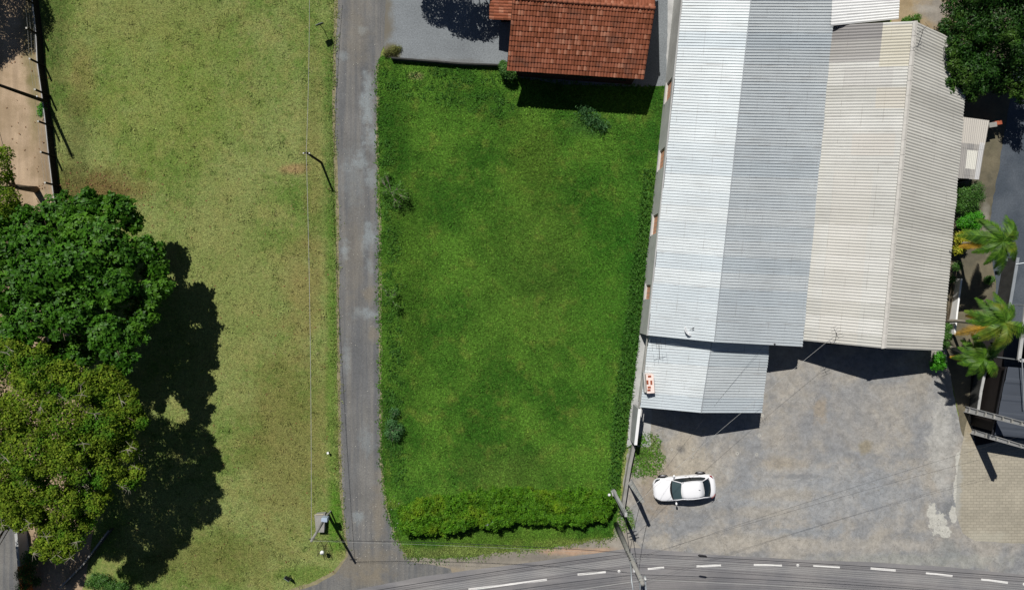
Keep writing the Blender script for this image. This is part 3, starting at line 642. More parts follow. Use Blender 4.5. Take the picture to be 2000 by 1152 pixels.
# roof vents etc on the extension
vb = thing('rooftop_chimney', 'red and white chequered brick vent box on the extension roof edge', 'chimney', P(1267,748,2.3))
q = MB(); q.box(P(1268,748,2.75), (0.52,1.28,.75), 0.06); q.build('body', simple('whitewashed_brick', (246,226,216), var=0.06, k=0.9), vb, bevel=0.01)
for dx, dy in [(.02,.46),(-.12,.06),(.14,.04),(.0,-.28),(-.02,-.47)]:
    q = MB(); c = P(1268,748,3.13); q.box((c.x+dx, c.y+dy, 3.135), (.22 if abs(dx) < .1 else .13, .13 if abs(dx)<.1 else .28, .03), 0.06); q.build('brick', M['terracotta'], vb)
q = MB(); q.box(P(1258,746,2.45), (0.12,1.35,.5), 0.06); q.build('parapet', M['concrete_l'], vb)
def dish():
    o = thing('satellite_dish', 'white oval satellite dish at the south edge of the shed roof', 'satellite dish', P(1344,650,3.5))
    ax = Vector((.62,.5,.6)).normalized(); R = ax.to_track_quat('Z','Y').to_matrix(); c = P(1342,648,4.15)
    q = MB(); q.lathe([(0.0,0.0),(.14,.01),(.26,.04),(.36,.08),(.36,.10),(.26,.06),(.14,.03),(0,.02)], c, 20, R); q.build('reflector', M['porcelain'], o, smooth=True)
    q = MB(); q.tube([c, P(1343,652,3.35)], .025, 6); q.build('mast', M['steel'], o)
    h = c + ax*.5; q = MB(); q.tube([c - Vector((0,0,.3)), h], .012, 5); q.build('feed_arm', M['dark'], o)
    q = MB(); q.tube([h-ax*.05, h+ax*.07], .04, 8); q.build('feed_horn', M['dark'], o); return o
dish()
def antenna(label, base, top, els, boom, rot=0.0, fold=False):
    base, top = Vector(base), Vector(top); o = thing('tv_antenna', label, 'antenna', base, group=None)
    q = MB(); q.tube([base, top], .018, 6); q.build('mast', M['dark'], o)
    d = Vector((math.cos(rot), math.sin(rot), 0)); e = Vector((-d.y, d.x, 0)); c = top - Vector((0,0,.08))
    q = MB(); q.tube([c-d*boom/2, c+d*boom/2], .012, 5); q.build('boom', M['dark'], o)
    q = MB()
    for k in range(els):
        t = -.5 + k/(els-1); q.tube([c+d*boom*t-e*(.42-.05*k), c+d*boom*t+e*(.42-.05*k)], .008, 4)
    q.build('elements', M['dark'], o); return o
antenna('thin tv antenna over the west slope of the extension roof', P(1288,700,2.7), P(1287,672,4.4), 4, .9, 0.1)
antenna('tv antenna on the south eave of the beige roof', P(1632,664,3.1), P(1634,650,4.6), 5, .8, 2.0)
antenna('tv antenna on the north end of the beige roof east slope', P(1800,70,3.8), P(1803,58,5.2), 4, .9, 0.7)
q = thing('vent_pipe', 'small dark pipe at the south edge of the bluish roof slope', 'pipe', P(1513,672,3.0))
mb = MB(); mb.tube([P(1513,672,3.0), P(1513,672,3.5)], .03, 8); mb.build('pipe', M['dark'], q); mb = MB(); mb.lathe([(.06,3.48),(.06,3.53),(0,3.56)], (P(1513,672,3.5).x, P(1513,672,3.5).y, 0), 10); mb.build('cap', M['dark'], q)

# ---- beige fibre cement building
bb = thing('fibre_cement_building', 'building under a weathered beige corrugated roof right of the metal shed', 'building', P(1735,370,0))
fWN, fRN, fEN = P(1622,50,2.3), P(1787,42,4.1), P(1893,92,2.8)
fWS, fRS, fES = P(1560,664,2.3), P(1725,680,4.1), P(1840,685,2.8)
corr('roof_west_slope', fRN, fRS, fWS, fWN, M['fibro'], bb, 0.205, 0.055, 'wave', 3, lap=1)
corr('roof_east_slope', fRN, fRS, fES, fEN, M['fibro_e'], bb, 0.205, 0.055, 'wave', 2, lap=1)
q = MB(); up = Vector((0,0,.09)); n = 22
for k in range(n):
    a = fRN.lerp(fRS, k/n)+up; b = fRN.lerp(fRS, (k+1)/n)+up+Vector((0,0,.02)); sx = Vector((.17,.02,-.05))
    q.add([a-sx+Vector((0,0,-.08)), a, b, b-sx+Vector((0,0,-.08)), a+sx, b+sx], [(0,1,2,3),(1,4,5,2)])
q.build('ridge_tiles', simple('ridge_cement', (206,202,194), var=0.12), bb)
walls_gable(fWN, fRN, fEN, fWS, fRS, fES, M['cream'], bb, inset=0.35)
for k in range(3):
    q = MB(); a = P(1640+k*70, 672, 0); yb = P(1640,676,2.5).y + .12; q.box((a.x*0.96, yb, 1.1), (1.4,.06,1.3 if k else 2.1)); q.build('window' if k else 'door', M['glass'] if k else M['door'], bb)
# ---- white annex roof north
an = thing('annex_shed', 'small white corrugated annex between shed and beige roof, at the top edge', 'shed', P(1690,0,0))
A0, A1, A2, A3 = P(1628,-60,2.85), P(1622,51,2.85), P(1755,38,2.55), P(1759,-60,2.55)
corr('roof', A0, A1, A2, A3, M['white_sheet'], an, 0.2, 0.05, 'wave', 2, lap=1)
q = MB(); q.prism([(A0.x+.3,A0.y),(A1.x+.3,A1.y+1.6),(A2.x-.2,A2.y+1.0),(A3.x-.2,A3.y)], 0, 2.4); q.build('walls', M['plaster'], an)
# ---- lean-to
lt = thing('lean_to', 'small patchwork lean-to roof beside the beige building', 'lean-to', P(1898,290,0))
L0, L1, L2, L3 = P(1880,229,2.15), P(1932,236,1.95), P(1912,351,1.9), P(1870,349,2.1)
corr('roof', L0, L1, L2, L3, M['patch_sheet'], lt, 0.15, 0.035, 'wave', 2, lap=1)
q = MB()
for p in (P(1884,236,1.9), P(1926,242,1.9), P(1908,345,1.9), P(1874,343,1.9)): q = MB(); q.box((p.x,p.y,.9), (.1,.1,1.8)); q.build('post', M['pole_wood'], lt)
q = MB(); q.prism([(P(1900,250,1.9).x, P(1926,250,1.9).y), (P(1922,250,1.9).x, P(1926,250,1.9).y), (P(1905,338,1.9).x, P(1915,338,1.9).y), (P(1885,338,1.9).x, P(1915,338,1.9).y)], 0, 1.7); q.build('store_wall', M['brickdark'], lt)
bk = thing('brick_pier', 'short brick pier at the lean-to corner beneath the dark tree', 'pier', P(1938,245,0))
q = MB(); q.box(P(1939,244,.6), (.5,.28,1.2), .15); q.build('pier', M['terracotta'], bk, bevel=.01); q = MB(); q.box(P(1939,244,1.23), (.56,.34,.07), .15); q.build('cap', M['concrete'], bk)

# ---- tiled house
hs = thing('tiled_house', 'house with an orange clay tile gable roof north of the lot', 'house', P(1130,40,0))
hWS, hES = P(990,138,2.7), P(1257,155,2.7); hWR, hER = P(1002,-3,4.5), P(1279,17,4.5)
dv = (hWR - hWS); hWN = hWR + Vector((dv.x, dv.y, -dv.z)); dv = hER - hES; hEN = hER + Vector((dv.x, dv.y, -dv.z))
def tile_slope(name, A, B, Cc, D, parent, pu=0.21, pv=0.33):
    A, B, Cc, D = map(Vector, (A,B,Cc,D)); L = (B-A).length; S = (D-A).length; nu = round(L/pu); nv = round(S/pv)
    nrm = (B-A).cross(D-A).normalized(); nrm = -nrm if nrm.z < 0 else nrm
    prof = [(0,0),(0.12,0),(0.26,.6),(.5,1),(.74,.6),(.88,0)]; us = [(i+p, h) for i in range(nu) for p, h in prof]+[(nu,0)]
    vs = []; uv = []; fs = []; m = len(us)
    for j in range(nv):
        jit = [(random.uniform(-.006,.006), random.uniform(-.02,.02)) for _ in range(nu+1)]
        for e, z in ((0, 0.0), (1, 0.042)):
            for u, h in us:
                jz, jv = jit[min(int(u), nu)]; t = (j+e+(jv if e else 0))/nv
                vs.append(A.lerp(B, u/nu).lerp(D.lerp(Cc, u/nu), t) + nrm*(h*0.055+z+jz)); uv.append((u*pu+.001, (j+e*.98+.01)*pv))
        b = j*2*m; fs += [(b+i, b+i+1, b+m+i+1, b+m+i) for i in range(m-1)]
        if j: fs += [(b-m+i, b-m+i+1, b+i+1, b+i) for i in range(m-1)]
    # front lip of the eave
    b = (nv*2-1)*m; k0 = len(vs)
    for i in range(m): vs.append(vs[b+i] - nrm*0.06); uv.append(uv[b+i])
    fs += [(b+i, b+i+1, k0+i+1, k0+i) for i in range(m-1)]
    mb = MB(); mb.add(vs, fs, uv); return mb.build(name, M['tile'], parent)
tile_slope('roof_south_slope', hWR, hER, hES, hWS, hs); tile_slope('roof_north_slope', hER, hWR, hWN, hEN, hs)
q = MB(); n = 26
for k in range(n):
    a = hWR.lerp(hER, k/n); b = hWR.lerp(hER, (k+1.08)/n); q.tube([a+Vector((0,0,.0)), b+Vector((0,0,.03))], [.10,.13], 8)
q.build('ridge_tiles', M['tile'], hs, smooth=True)
for a, b in ((hWR,hWS),(hER,hES),(hWR,hWN),(hER,hEN)): q = MB(); q.beam(a+Vector((0,0,-.08)), b+Vector((0,0,-.08)), .05, .12); q.build('verge_board', M['pole_wood'], hs)
cw = Vector((P(1130,40,0).x, hWR.y, 0))
cx = (hWS.x+hES.x+hWN.x+hEN.x)/4; cy = (hWS.y+hES.y+hWN.y+hEN.y)/4; ang = math.atan2(hER.y-hWR.y, hER.x-hWR.x)
Lh = (hER-hWR).length-1.0; Dh = 2*(Vector((hWR.x-hWS.x, hWR.y-hWS.y)).length)-1.0
def hl(x, y, z): return Vector((cx,cy,0)) + Matrix.Rotation(ang,3,'Z') @ Vector((x,y,z))
q = MB(); vs = [hl(sx*Lh/2, sy*Dh/2, z) for z in (0,2.75) for sx,sy in ((-1,-1),(1,-1),(1,1),(-1,1))] + [hl(-Lh/2,0,4.3), hl(Lh/2,0,4.3)]
q.add(vs, [(0,1,5,4),(1,2,6,9,5),(2,3,7,6),(3,0,4,8,7),(3,2,1,0)]); q.build('walls', M['brickdark'], hs)
for x in (-2.8, 0.6, 3.0):
    fr = MB(); fr.box(hl(x,-Dh/2-.03,1.5), (1.3,.08,1.1), ang); f_o = fr.build('window', M['pole_wood'], hs); g = MB(); g.box(hl(x,-Dh/2-.075,1.5), (1.14,.03,.94), ang); g.build('pane', M['glass'], f_o)
ha = thing('tiled_annex', 'small orange tiled lean-to roof joined to the west of the house', 'annex', P(975,0,0))
N0, N1, N2, N3 = P(1002,40,2.55), P(1004,-70,2.55), P(958,-70,2.15), P(956,38,2.15)
tile_slope('roof', N0, N1, N2, N3, ha, 0.21, 0.33)
q = MB()
for p in (P(975,35,0), P(975,-60,0)): q = MB(); q.box((p.x, p.y+.1, 1.05), (.14,.14,2.1)); q.build('post', M['pole_wood'], ha)
q = MB(); q.prism([(P(976,30,0).x+.1,P(976,44,0).y),(P(990,30,0).x+.2,P(990,44,0).y),(P(990,30,0).x+.2,P(990,-90,0).y),(P(976,30,0).x+.1,P(976,-90,0).y)], 0, 2.05); q.build('walls', M['brickdark'], ha)

# retaining edge of gravel yard
def wall_path(name, label, cat, pts, h, th, mat, cap=None, capmat=None):
    o = thing(name, label, cat, P(pts[0][0], pts[0][1], 0)); q = MB(); qc = MB()
    for (a, b) in zip(pts, pts[1:]):
        A_, B_ = P(a[0],a[1],0), P(b[0],b[1],0); m = (A_+B_)/2; ang = math.atan2(B_.y-A_.y, B_.x-A_.x)
        q.box((m.x,m.y,h/2), ((B_-A_).length+.002,th,h), ang)
        if cap: qc.box((m.x,m.y,h+cap/2+.001), ((B_-A_).length+.004,th+.04,cap), ang)
    q.build('wall_body', mat, o)
    if cap: qc.build('coping', capmat, o)
    return o
wall_path('retaining_wall', 'low dark retaining wall between gravel yard and grass lot', 'wall', [(766,117),(830,122),(900,128),(984,131)], 0.45, .10, M['concrete_d'])
# boundary wall between lot and forecourt
wall_path('boundary_wall', 'low weathered concrete wall running south from the shed corner to the street poles', 'wall', [(1236,868),(1228,905),(1222,940),(1213,1000)], 0.55, .22, M['concrete'])
o = thing('white_topped_wall', 'tall grey wall with white coping below the extension corner', 'wall', P(1232,850,0))
a, b = P(1249,798,2.1), P(1241,868,1.7); q = MB(); A_, B_ = Vector((a.x,a.y,0)), Vector((b.x,b.y,0)); nn = Vector((.09,0,0))
q.add([A_-nn, B_-nn, B_+nn, A_+nn, a-nn, b-nn, b+nn, a+nn], [(0,3,2,1),(4,5,6,7),(0,1,5,4),(1,2,6,5),(2,3,7,6),(3,0,4,7)]); q.build('wall_body', M['concrete_l'], o)
q = MB(); q.beam(a+Vector((0,0,.05)), b+Vector((0,0,.05)), .20, .08); q.build('coping', M['white'], o)

# ------------------------------------------------------------------ left fence
fn = thing('track_fence', 'low wall, its shaded face coloured dark, with wooden posts between dirt track and lawn', 'fence', P(84,100,0))
fb = [(73,-40),(77,0),(82,40),(85,70),(88,130),(98,200),(104,248),(110,308),(117,367),(124,420)]
q = MB(); qc = MB()
for (a, b) in zip(fb, fb[1:]):
    A_, B_ = P(*a,0), P(*b,0); m = (A_+B_)/2; ang = math.atan2(B_.y-A_.y, B_.x-A_.x)
    q.box((m.x-.1,m.y,.31), ((B_-A_).length+.01,.07,.62), ang); qc.box((m.x-.13,m.y,.635), ((B_-A_).length+.012,.06,.03), ang)
q.build('wall_body', M['pole_wood'], fn); qc.build('coping', M['concrete_l'], fn)  # very dark body colour paints in the shade on the wall's east face
for x, y in [(78,14),(85,72),(91,130),(101,188),(107,248),(112,306),(120,364)]:
    q = MB(); a = P(x,y,0); q.box((a.x-.1,a.y,.8), (.11,.11,1.6), .1); q.build('post', M['pole_wood'], fn)
    q = MB(); q.box((a.x-.1,a.y,1.615), (.12,.12,.03), .1); q.build('post_top', M['white_patch'], fn)
q = MB()
for h in (.85,1.2,1.5):
    q = MB(); q.tube([P(*p,0)+Vector((-.1,0,h)) for p in fb], .006, 4); q.build('fence_wire', M['wire'], fn)
def wooden_pole(label, base, top, r=0.11, ins=()):
    base, top = Vector(base), Vector(top); o = thing('utility_pole', label, 'utility pole', base)
    q = MB(); q.tube([base, base.lerp(top,.5), top], [r*1.2, r, r*.75], 10); q.build('pole', M['pole_wood'], o, smooth=True)
    for t in ins:
        c = base.lerp(top, t); q = MB(); q.lathe([(0,-.05),(.05,-.04),(.035,0),(.05,.04),(0,.05)], c+Vector((.1,.1,.05)), 8); q.build('insulator', M['porcelain'], o)
    return o
wooden_pole('dark wooden utility pole leaning over the dirt track', P(93,200,0), P(-20,160,5.8), .12, (.22,.97))
def street_pole(label, base, top, bend=None):
    base, top = Vector(base), Vector(top); o = thing('utility_pole', label, 'utility pole', base)
    q = MB(); q.tube([base, top], [.09,.07], 10); q.build('pole', M['pole_wood'], o, smooth=True)
    q = MB(); q.tube([top-Vector((.22,.0,.12)), top+Vector((.22,-.1,-.12))], .03, 6); q.build('crossarm', M['dark'], o)
    for s in (-1,1):
        q = MB(); q.lathe([(0,-.03),(.045,-.02),(.03,.02),(.045,.05),(0,.07)], top+Vector((.2*s,-.05,-.04)), 8); q.build('insulator', M['porcelain'], o)
    return o
fp = P(628,318,0); ftop = Vector((fp.x-.1, fp.y+.05, 3.35))
street_pole('slim dark service pole on the lawn edge halfway along the lane', fp, ftop)

# ------------------------------------------------------------------ lane-side things
def signboard(label, base, h, w_, bh, rz, tilt=0.0, cat='sign'):
    base = Vector(base); o = thing('signboard', label, cat, base, rz)
    q = LMB(); q.tube([(0,0,0),(0,0,h)], .025, 6); q.build('post', M['dark'], o)
    q = LMB(); q.box((0,-.03,h-bh*.35), (w_,.035,bh), M3=Matrix.Rotation(tilt,3,'X')); q.build('board', M['dark'], o, bevel=.004)
    q = LMB(); q.box((0,-.03,h-bh*.35), (w_+.03,.02,bh+.03), M3=Matrix.Rotation(tilt,3,'X')); q.build('frame', M['tilegrey'], o); return o
signboard('dark signboard on a thin post beside the lane near the top edge', P(634,61,0), 1.5, .5, .5, 0.35, .25)
signboard('small dark sign on a stake at the bottom edge of the lawn', P(567,1122,0), .75, .42, .4, -.6, .1)
def stake(label, base, h):
    o = thing('marker_stake', label, 'stake', base); q = MB(); q.tube([Vector(base), Vector(base)+Vector((0,0,h))], .03, 6); q.build('stake', M['dark'], o)
    q = MB(); c = Vector(base)+Vector((0,0,h)); q.box(c, (.14,.14,.1), .3); q.build('cap', M['white'], o)
stake('short white-capped stake in the lawn beside the lane', P(643,882,0), .35)
mbx = thing('mailbox', 'small two-part grey mailbox on a post along the hedge front', 'mailbox', P(955,1019,0))
q = MB(); q.box(P(952,1020,.45), (.09,.09,.9)); q.build('post', M['pole_wood'], mbx)
q = MB(); q.box(P(956,1021,.98), (.52,.3,.22)); q.build('box', M['concrete'], mbx, bevel=.01)
for s in (-.13,.13):
    q = MB(); c = P(956,1021,1.1); q.box((c.x+s,c.y,1.105), (.23,.26,.03)); q.build('lid', M['tilegrey'], mbx)
# concrete meter pillar + box + leaning pole + waste cage
mp = thing('meter_cabinet', 'flat-topped grey concrete meter cabinet beside the leaning pole at the lane mouth', 'cabinet', P(627,1018,0))
q = MB(); q.prism([tuple(P(x,y,.55)[:2]) for x,y in ((615,1005),(634,1003),(632,1038),(618,1038))], 0, .5); q.build('body', M['concrete'], mp, bevel=.015)
q = MB(); q.prism([tuple(P(x,y,.55)[:2]) for x,y in ((614,1004),(635,1002),(633,1039),(617,1039))], .502, .56); q.build('top_slab', M['concrete'], mp, bevel=.01)
q = MB(); a = P(624,1004,.6); q.box((a.x,a.y,.6), (.6,.06,.05), .05); q.build('rim', M['cream'], mp)
lp = thing('utility_pole', 'pale leaning utility pole over the concrete meter cabinet', 'utility pole', P(640,1004,0))
base, top = P(640,1003,0), P(608,1056,5.6); q = MB(); q.tube([base, top], [.11,.08], 10); q.build('pole', M['concrete'], lp, smooth=True)
q = MB(); q.tube([base.lerp(top,.93)+Vector((-.25,0,0)), base.lerp(top,.93)+Vector((.25,0,0))], .03, 6); q.build('crossarm', M['dark'], lp)
eb = thing('electricity_box', 'pale blue meter box on a bracket beside the leaning pole', 'meter box', P(641,1012,0))
q = MB(); q.box(P(635,1013,1.75), (.42,.28,.5), -.05); q.build('box', M['glassbox'], eb, bevel=.02)
q = MB(); q.box(P(640,1005,.85), (.09,.09,1.7)); q.tube([P(640,1001,1.9), P(635,1008,1.9)], .02, 6); q.build('bracket_post', M['concrete'], eb)
wc = thing('waste_cage', 'raised rusty wire waste cage holding a white bag', 'waste basket', P(630,1075,0))
c = P(629,1073,.75)
for dx in (-.28,.28):
    for dy in (-.35,.35): q = MB(); q.tube([(c.x+dx,c.y+dy,0),(c.x+dx,c.y+dy,1.05)], .018, 5); q.build('leg', M['dark'], wc)
q = MB()
for k in range(8):
    t = -.35+.7*k/7; q.tube([(c.x-.28,c.y+t,.6),(c.x+.28,c.y+t,.6)], .008, 4); 
    for s in (-.28,.28): q.tube([(c.x+s,c.y+t,.6),(c.x+s,c.y+t,1.0)], .006, 4)
for z in (.6,.8,1.0):
    q.tube([(c.x-.28,c.y-.35,z),(c.x+.28,c.y-.35,z),(c.x+.28,c.y+.35,z),(c.x-.28,c.y+.35,z),(c.x-.28,c.y-.35,z)], .008, 4)
q.build('basket', M['brickdark'], wc)
bag = MB(); cc = P(628,1080,1.0); bag.lathe([(0,-.18),(.12,-.15),(.15,-.03),(.13,.07),(.05,.13),(.02,.17),(.03,.2)], cc-Vector((0,0,.12)), 10)
tag(bag.build('rubbish_bag', M['white'], smooth=True), 'white rubbish bag in the wire cage', 'bag')

# ------------------------------------------------------------------ street poles
def slotted_pole(label, base, h, w_=0.28, topw=0.16, th=0.16, rz=0.0, gap=0.75):
    """concrete pole with recessed panels between two flanges"""
    base = Vector(base); o = thing('utility_pole', label, 'utility pole', base, rz)
    q = LMB(); 
    def wd(z): return w_ + (topw-w_)*z/h
    n = 8
    for s in (-1,1):
        vs = []; q = LMB()
        for k in range(n+1):
            z = h*k/n; x1 = s*wd(z)/2; x0 = x1 - s*.05; vs += [(x0,-th/2,z),(x1,-th/2,z),(x1,th/2,z),(x0,th/2,z)]
        fs = [(k*4+i, k*4+(i+1)%4, (k+1)*4+(i+1)%4, (k+1)*4+i) for k in range(n) for i in range(4)]+[(n*4,n*4+1,n*4+2,n*4+3)]
        q.add(vs, fs); q.build('flange', M['concrete_l'], o)
    q = LMB(); vs = []
    for k in range(n+1):
        z = h*k/n-.01; x = wd(z)/2-.045; vs += [(-x,-.03,z),(x,-.03,z),(x,.03,z),(-x,.03,z)]
    q.add(vs, [(k*4+i, k*4+(i+1)%4, (k+1)*4+(i+1)%4, (k+1)*4+i) for k in range(n) for i in range(4)]); q.build('web', M['concrete_l'], o)
    q = LMB(); z = .5
    while z < h: q = LMB(); q.box((0,0,z), (wd(z)-.098, th-.01, .12)); q.build('rib', M['concrete'], o); z += gap
    q = LMB(); q.box((0,0,h+.03), (topw+.02,th+.02,.06)); q.build('cap', M['concrete'], o); return o
slotted_pole('short slotted concrete pole left of the white car', P(1229,938,0), 5.0, .36, .2, .18, .9, .9)
slotted_pole('tall slotted concrete pole beside the paved apron, casting a long shadow', P(1886,799,0), 7.6, .46, .26, .22, 1.3, .85)
slotted_pole('lower slotted concrete pole just south of the tallest slotted one', P(1898,842,0), 5.4, .4, .24, .2, 1.25, 1.1)
bp = thing('utility_pole', 'square concrete pole with dark clamps at the south end of the boundary wall', 'utility pole', P(1197,957,0))
q = MB(); a = P(1197,957,0); b = Vector((a.x+.03, a.y, 5.6)); q.beam(a, b, .26, .18); q.build('pole', M['concrete_l'], bp, bevel=.01)
q = MB(); q.box(P(1199,962,.5), (.34,.26,.5), .3); q.build('footing', M['concrete_l'], bp)
q = MB()
for z in (4.7,5.1,5.4):
    q = MB(); q.tube([(b.x-.32,b.y-.12,z),(b.x+.36,b.y+.06,z)], .03, 6)
    q.tube([(b.x+.1,b.y-.3,z),(b.x-.05,b.y+.2,z)], .02, 6); q.build('clamp', M['dark'], bp)
wl = thing('globe_light', 'small white globe on a dark stem at the hedge end', 'garden light', P(1190,966,0))
q = MB(); q.tube([P(1190,966,0), P(1190,966,1.6)], .03, 6); q.build('stem', M['dark'], wl)
q = MB(); c = P(1190,966,1.68); q.lathe([(0,-.11),(.08,-.08),(.11,0),(.08,.08),(0,.11)], c, 12); q.build('globe', M['porcelain'], wl, smooth=True)

bgp = thing('utility_pole', 'thick round concrete power pole with cross-arm and street lamp at the road edge', 'utility pole', P(1203,1023,0))
pb = P(1203,1023,0); ph = 10.4; pt = Vector((pb.x-.02, pb.y+.0, ph))
q = MB(); q.tube([pb, pb.lerp(pt,.5), pt], [.19,.155,.11], 16); q.build('pole', M['concrete'], bgp, smooth=True)
q = MB(); 
for z in (5.6,5.9,6.3,6.7,7.1,9.4): q = MB(); q.tube([(pb.x,pb.y,z-.03),(pb.x,pb.y,z+.03)], .19-.08*z/ph+.012, 14); q.build('band', M['steel'], bgp)
q = MB()
for k in range(5): q = MB(); q.tube([(pb.x-.18,pb.y+.1,5.6+.35*k),(pb.x+.25,pb.y-.12,5.6+.35*k)], .03, 6); q.build('bracket', M['dark'], bgp)
arm = MB(); arm.beam((pb.x+.16,pb.y+.32,10.0), (pb.x+.30,pb.y-1.3,10.0), .09, .09); arm.build('crossarm', M['steel'], bgp)
arm = MB(); arm.beam((pb.x-.08,pb.y+.15,9.9), (pb.x-.06,pb.y-1.2,9.6), .08, .08); arm.beam((pb.x-.06,pb.y-.9,9.75),(pb.x+.28,pb.y-1.0,9.95), .06,.06); arm.build('brace', M['steel'], bgp)
for dx, dy in ((.17,.2),(.24,-.55),(.3,-1.25),(-.06,-1.1)):
    q = MB(); c = Vector((pb.x+dx,pb.y+dy,10.07)); q.lathe([(.03,-.02),(.09,.03),(.05,.07),(.08,.11),(.04,.15),(.06,.19),(0,.23)], c, 10); q.build('insulator', M['porcelain'], bgp, smooth=True)
q = MB(); q.tube([(pb.x-.15,pb.y-.05,7.0),(pb.x-.2,pb.y-.9,7.7),(pb.x-.05,pb.y-2.2,8.2)], .045, 8); q.build('lamp_arm', M['steel'], bgp, smooth=True)
q = MB(); q.beam((pb.x-.05,pb.y-2.1,8.2),(pb.x+.02,pb.y-2.8,8.25), .26, .14); q.build('lamp_head', M['porcelain'], bgp, bevel=.03)
q = MB(); q.box((pb.x+.02,pb.y-.3,7.6), (.22,.16,.3)); q.build('photocell', M['porcelain'], bgp, bevel=.02)

# ---- cables
def cable(label, a, b, sag=.3, r=.014, mat='cable', group=None, n=14, name='power_cable'):
    a, b = Vector(a), Vector(b); pts = []
    for k in range(n+1):
        t = k/n; p = a.lerp(b,t); p.z -= sag*4*t*(1-t); pts.append(p)
    q = MB(); q.tube(pts, r, 5); o = q.build(name, M[mat], origin=a); return tag(o, label, 'cable', group)
lab = 'cable of the bundle strung over the road {} from the thick pole'
for k, (z, yo, r, m) in enumerate([(5.7,0,.018,'cable'),(5.85,3,.007,'cable'),(6.0,6,.011,'cable'),(6.2,9,.009,'wire'),(6.4,12,.009,'wire'),(6.6,15,.009,'wire'),(6.8,18,.009,'wire'),(7.0,22,.007,'cable'),(7.2,27,.010,'cable')]):
    c = Vector((pb.x+.05*(k%2), pb.y-.03*k, z)); 
    cable(lab.format('to the left'), c, P(700,1158+yo*1.4,z-.2), .25, r, m, 'cables left of the thick pole')
    cable(lab.format('to the right'), c, P(2120,1136+yo*1.5,z-.1), .35, r, m, 'cables right of the thick pole')
for k, (dx, dy) in enumerate(((.17,.2),(.24,-.55),(.3,-1.25))):
    c = Vector((pb.x+dx,pb.y+dy,10.25)); cable('pale high wire from the cross-arm insulators to the right', c, P(2150,1185+k*25,10.2), .3, .012, 'wire', 'high wires right of the thick pole'); cable('pale high wire from the cross-arm insulators to the left', c, P(640,1240+k*25,10.2), .3, .012, 'wire', 'high wires left of the thick pole')
ft2 = P(608,1056,5.55)
cable('pale wire strung down the lawn from the leaning pole to the slim service pole', ft2, ftop+Vector((0,0,.02)), .35, .014, 'wire')
cable('pale wire continuing past the slim service pole to the top edge', ftop+Vector((0,0,.02)), P(604,-120,4.2), .3, .013, 'wire')
cable('dark cable crossing the lane mouth from the leaning pole to the thick pole', ft2+Vector((.1,0,-.1)), (pb.x,pb.y,5.6), .5, .016, 'cable')
cable('second lighter cable crossing the lane mouth above the shoulder', ft2, (pb.x,pb.y,5.9), .25, .005, 'wire')
cable('service cable from the thick pole to the tallest slotted pole', (pb.x,pb.y,6.9), P(1886,799,0)+Vector((0,0,7.4)), .4, .006, 'cable')
cable('service cable from the thick pole to the lower slotted pole', (pb.x,pb.y,6.6), P(1898,842,0)+Vector((0,0,5.3)), .4, .006, 'cable')
cable('service cable from the square pole to the beige roof antenna', P(1197,957,0)+Vector((0,0,5.3)), P(1634,652,4.3), .3, .008, 'wire')
cable('service cable from the slotted pole by the car to the bluish roof corner', P(1229,938,0)+Vector((0,0,4.8)), P(1494,672,2.9), .3, .006, 'cable')
cable('short cable from the slotted pole by the car to the thick pole', P(1229,938,0)+Vector((0,0,4.7)), (pb.x,pb.y,5.8), .2, .016, 'cable')
cable('short cable from the square pole to the thick pole', P(1197,957,0)+Vector((0,0,5.2)), (pb.x,pb.y,6.1), .15, .02, 'cable')
cable('thin wire over the dirt track', P(-60,60,5.6), P(40,420,4.6), .2, .014, 'cable')
for (x, y, z, rr) in [(1372,1085,6.0,.09),(1440,1092,5.9,.0)]:
    if rr: 
        q = MB(); c = P(x,y,z-.25); q.tube([c-Vector((.28,-.04,0)), c-Vector((.2,-.03,0)), c+Vector((.2,-.03,0)), c+Vector((.28,-.04,0))], [.03,.07,.07,.03], 8)
        tag(q.build('splice_case', M['dark'], smooth=True), 'dark splice case hanging on the cables right of the thick pole', 'splice case')

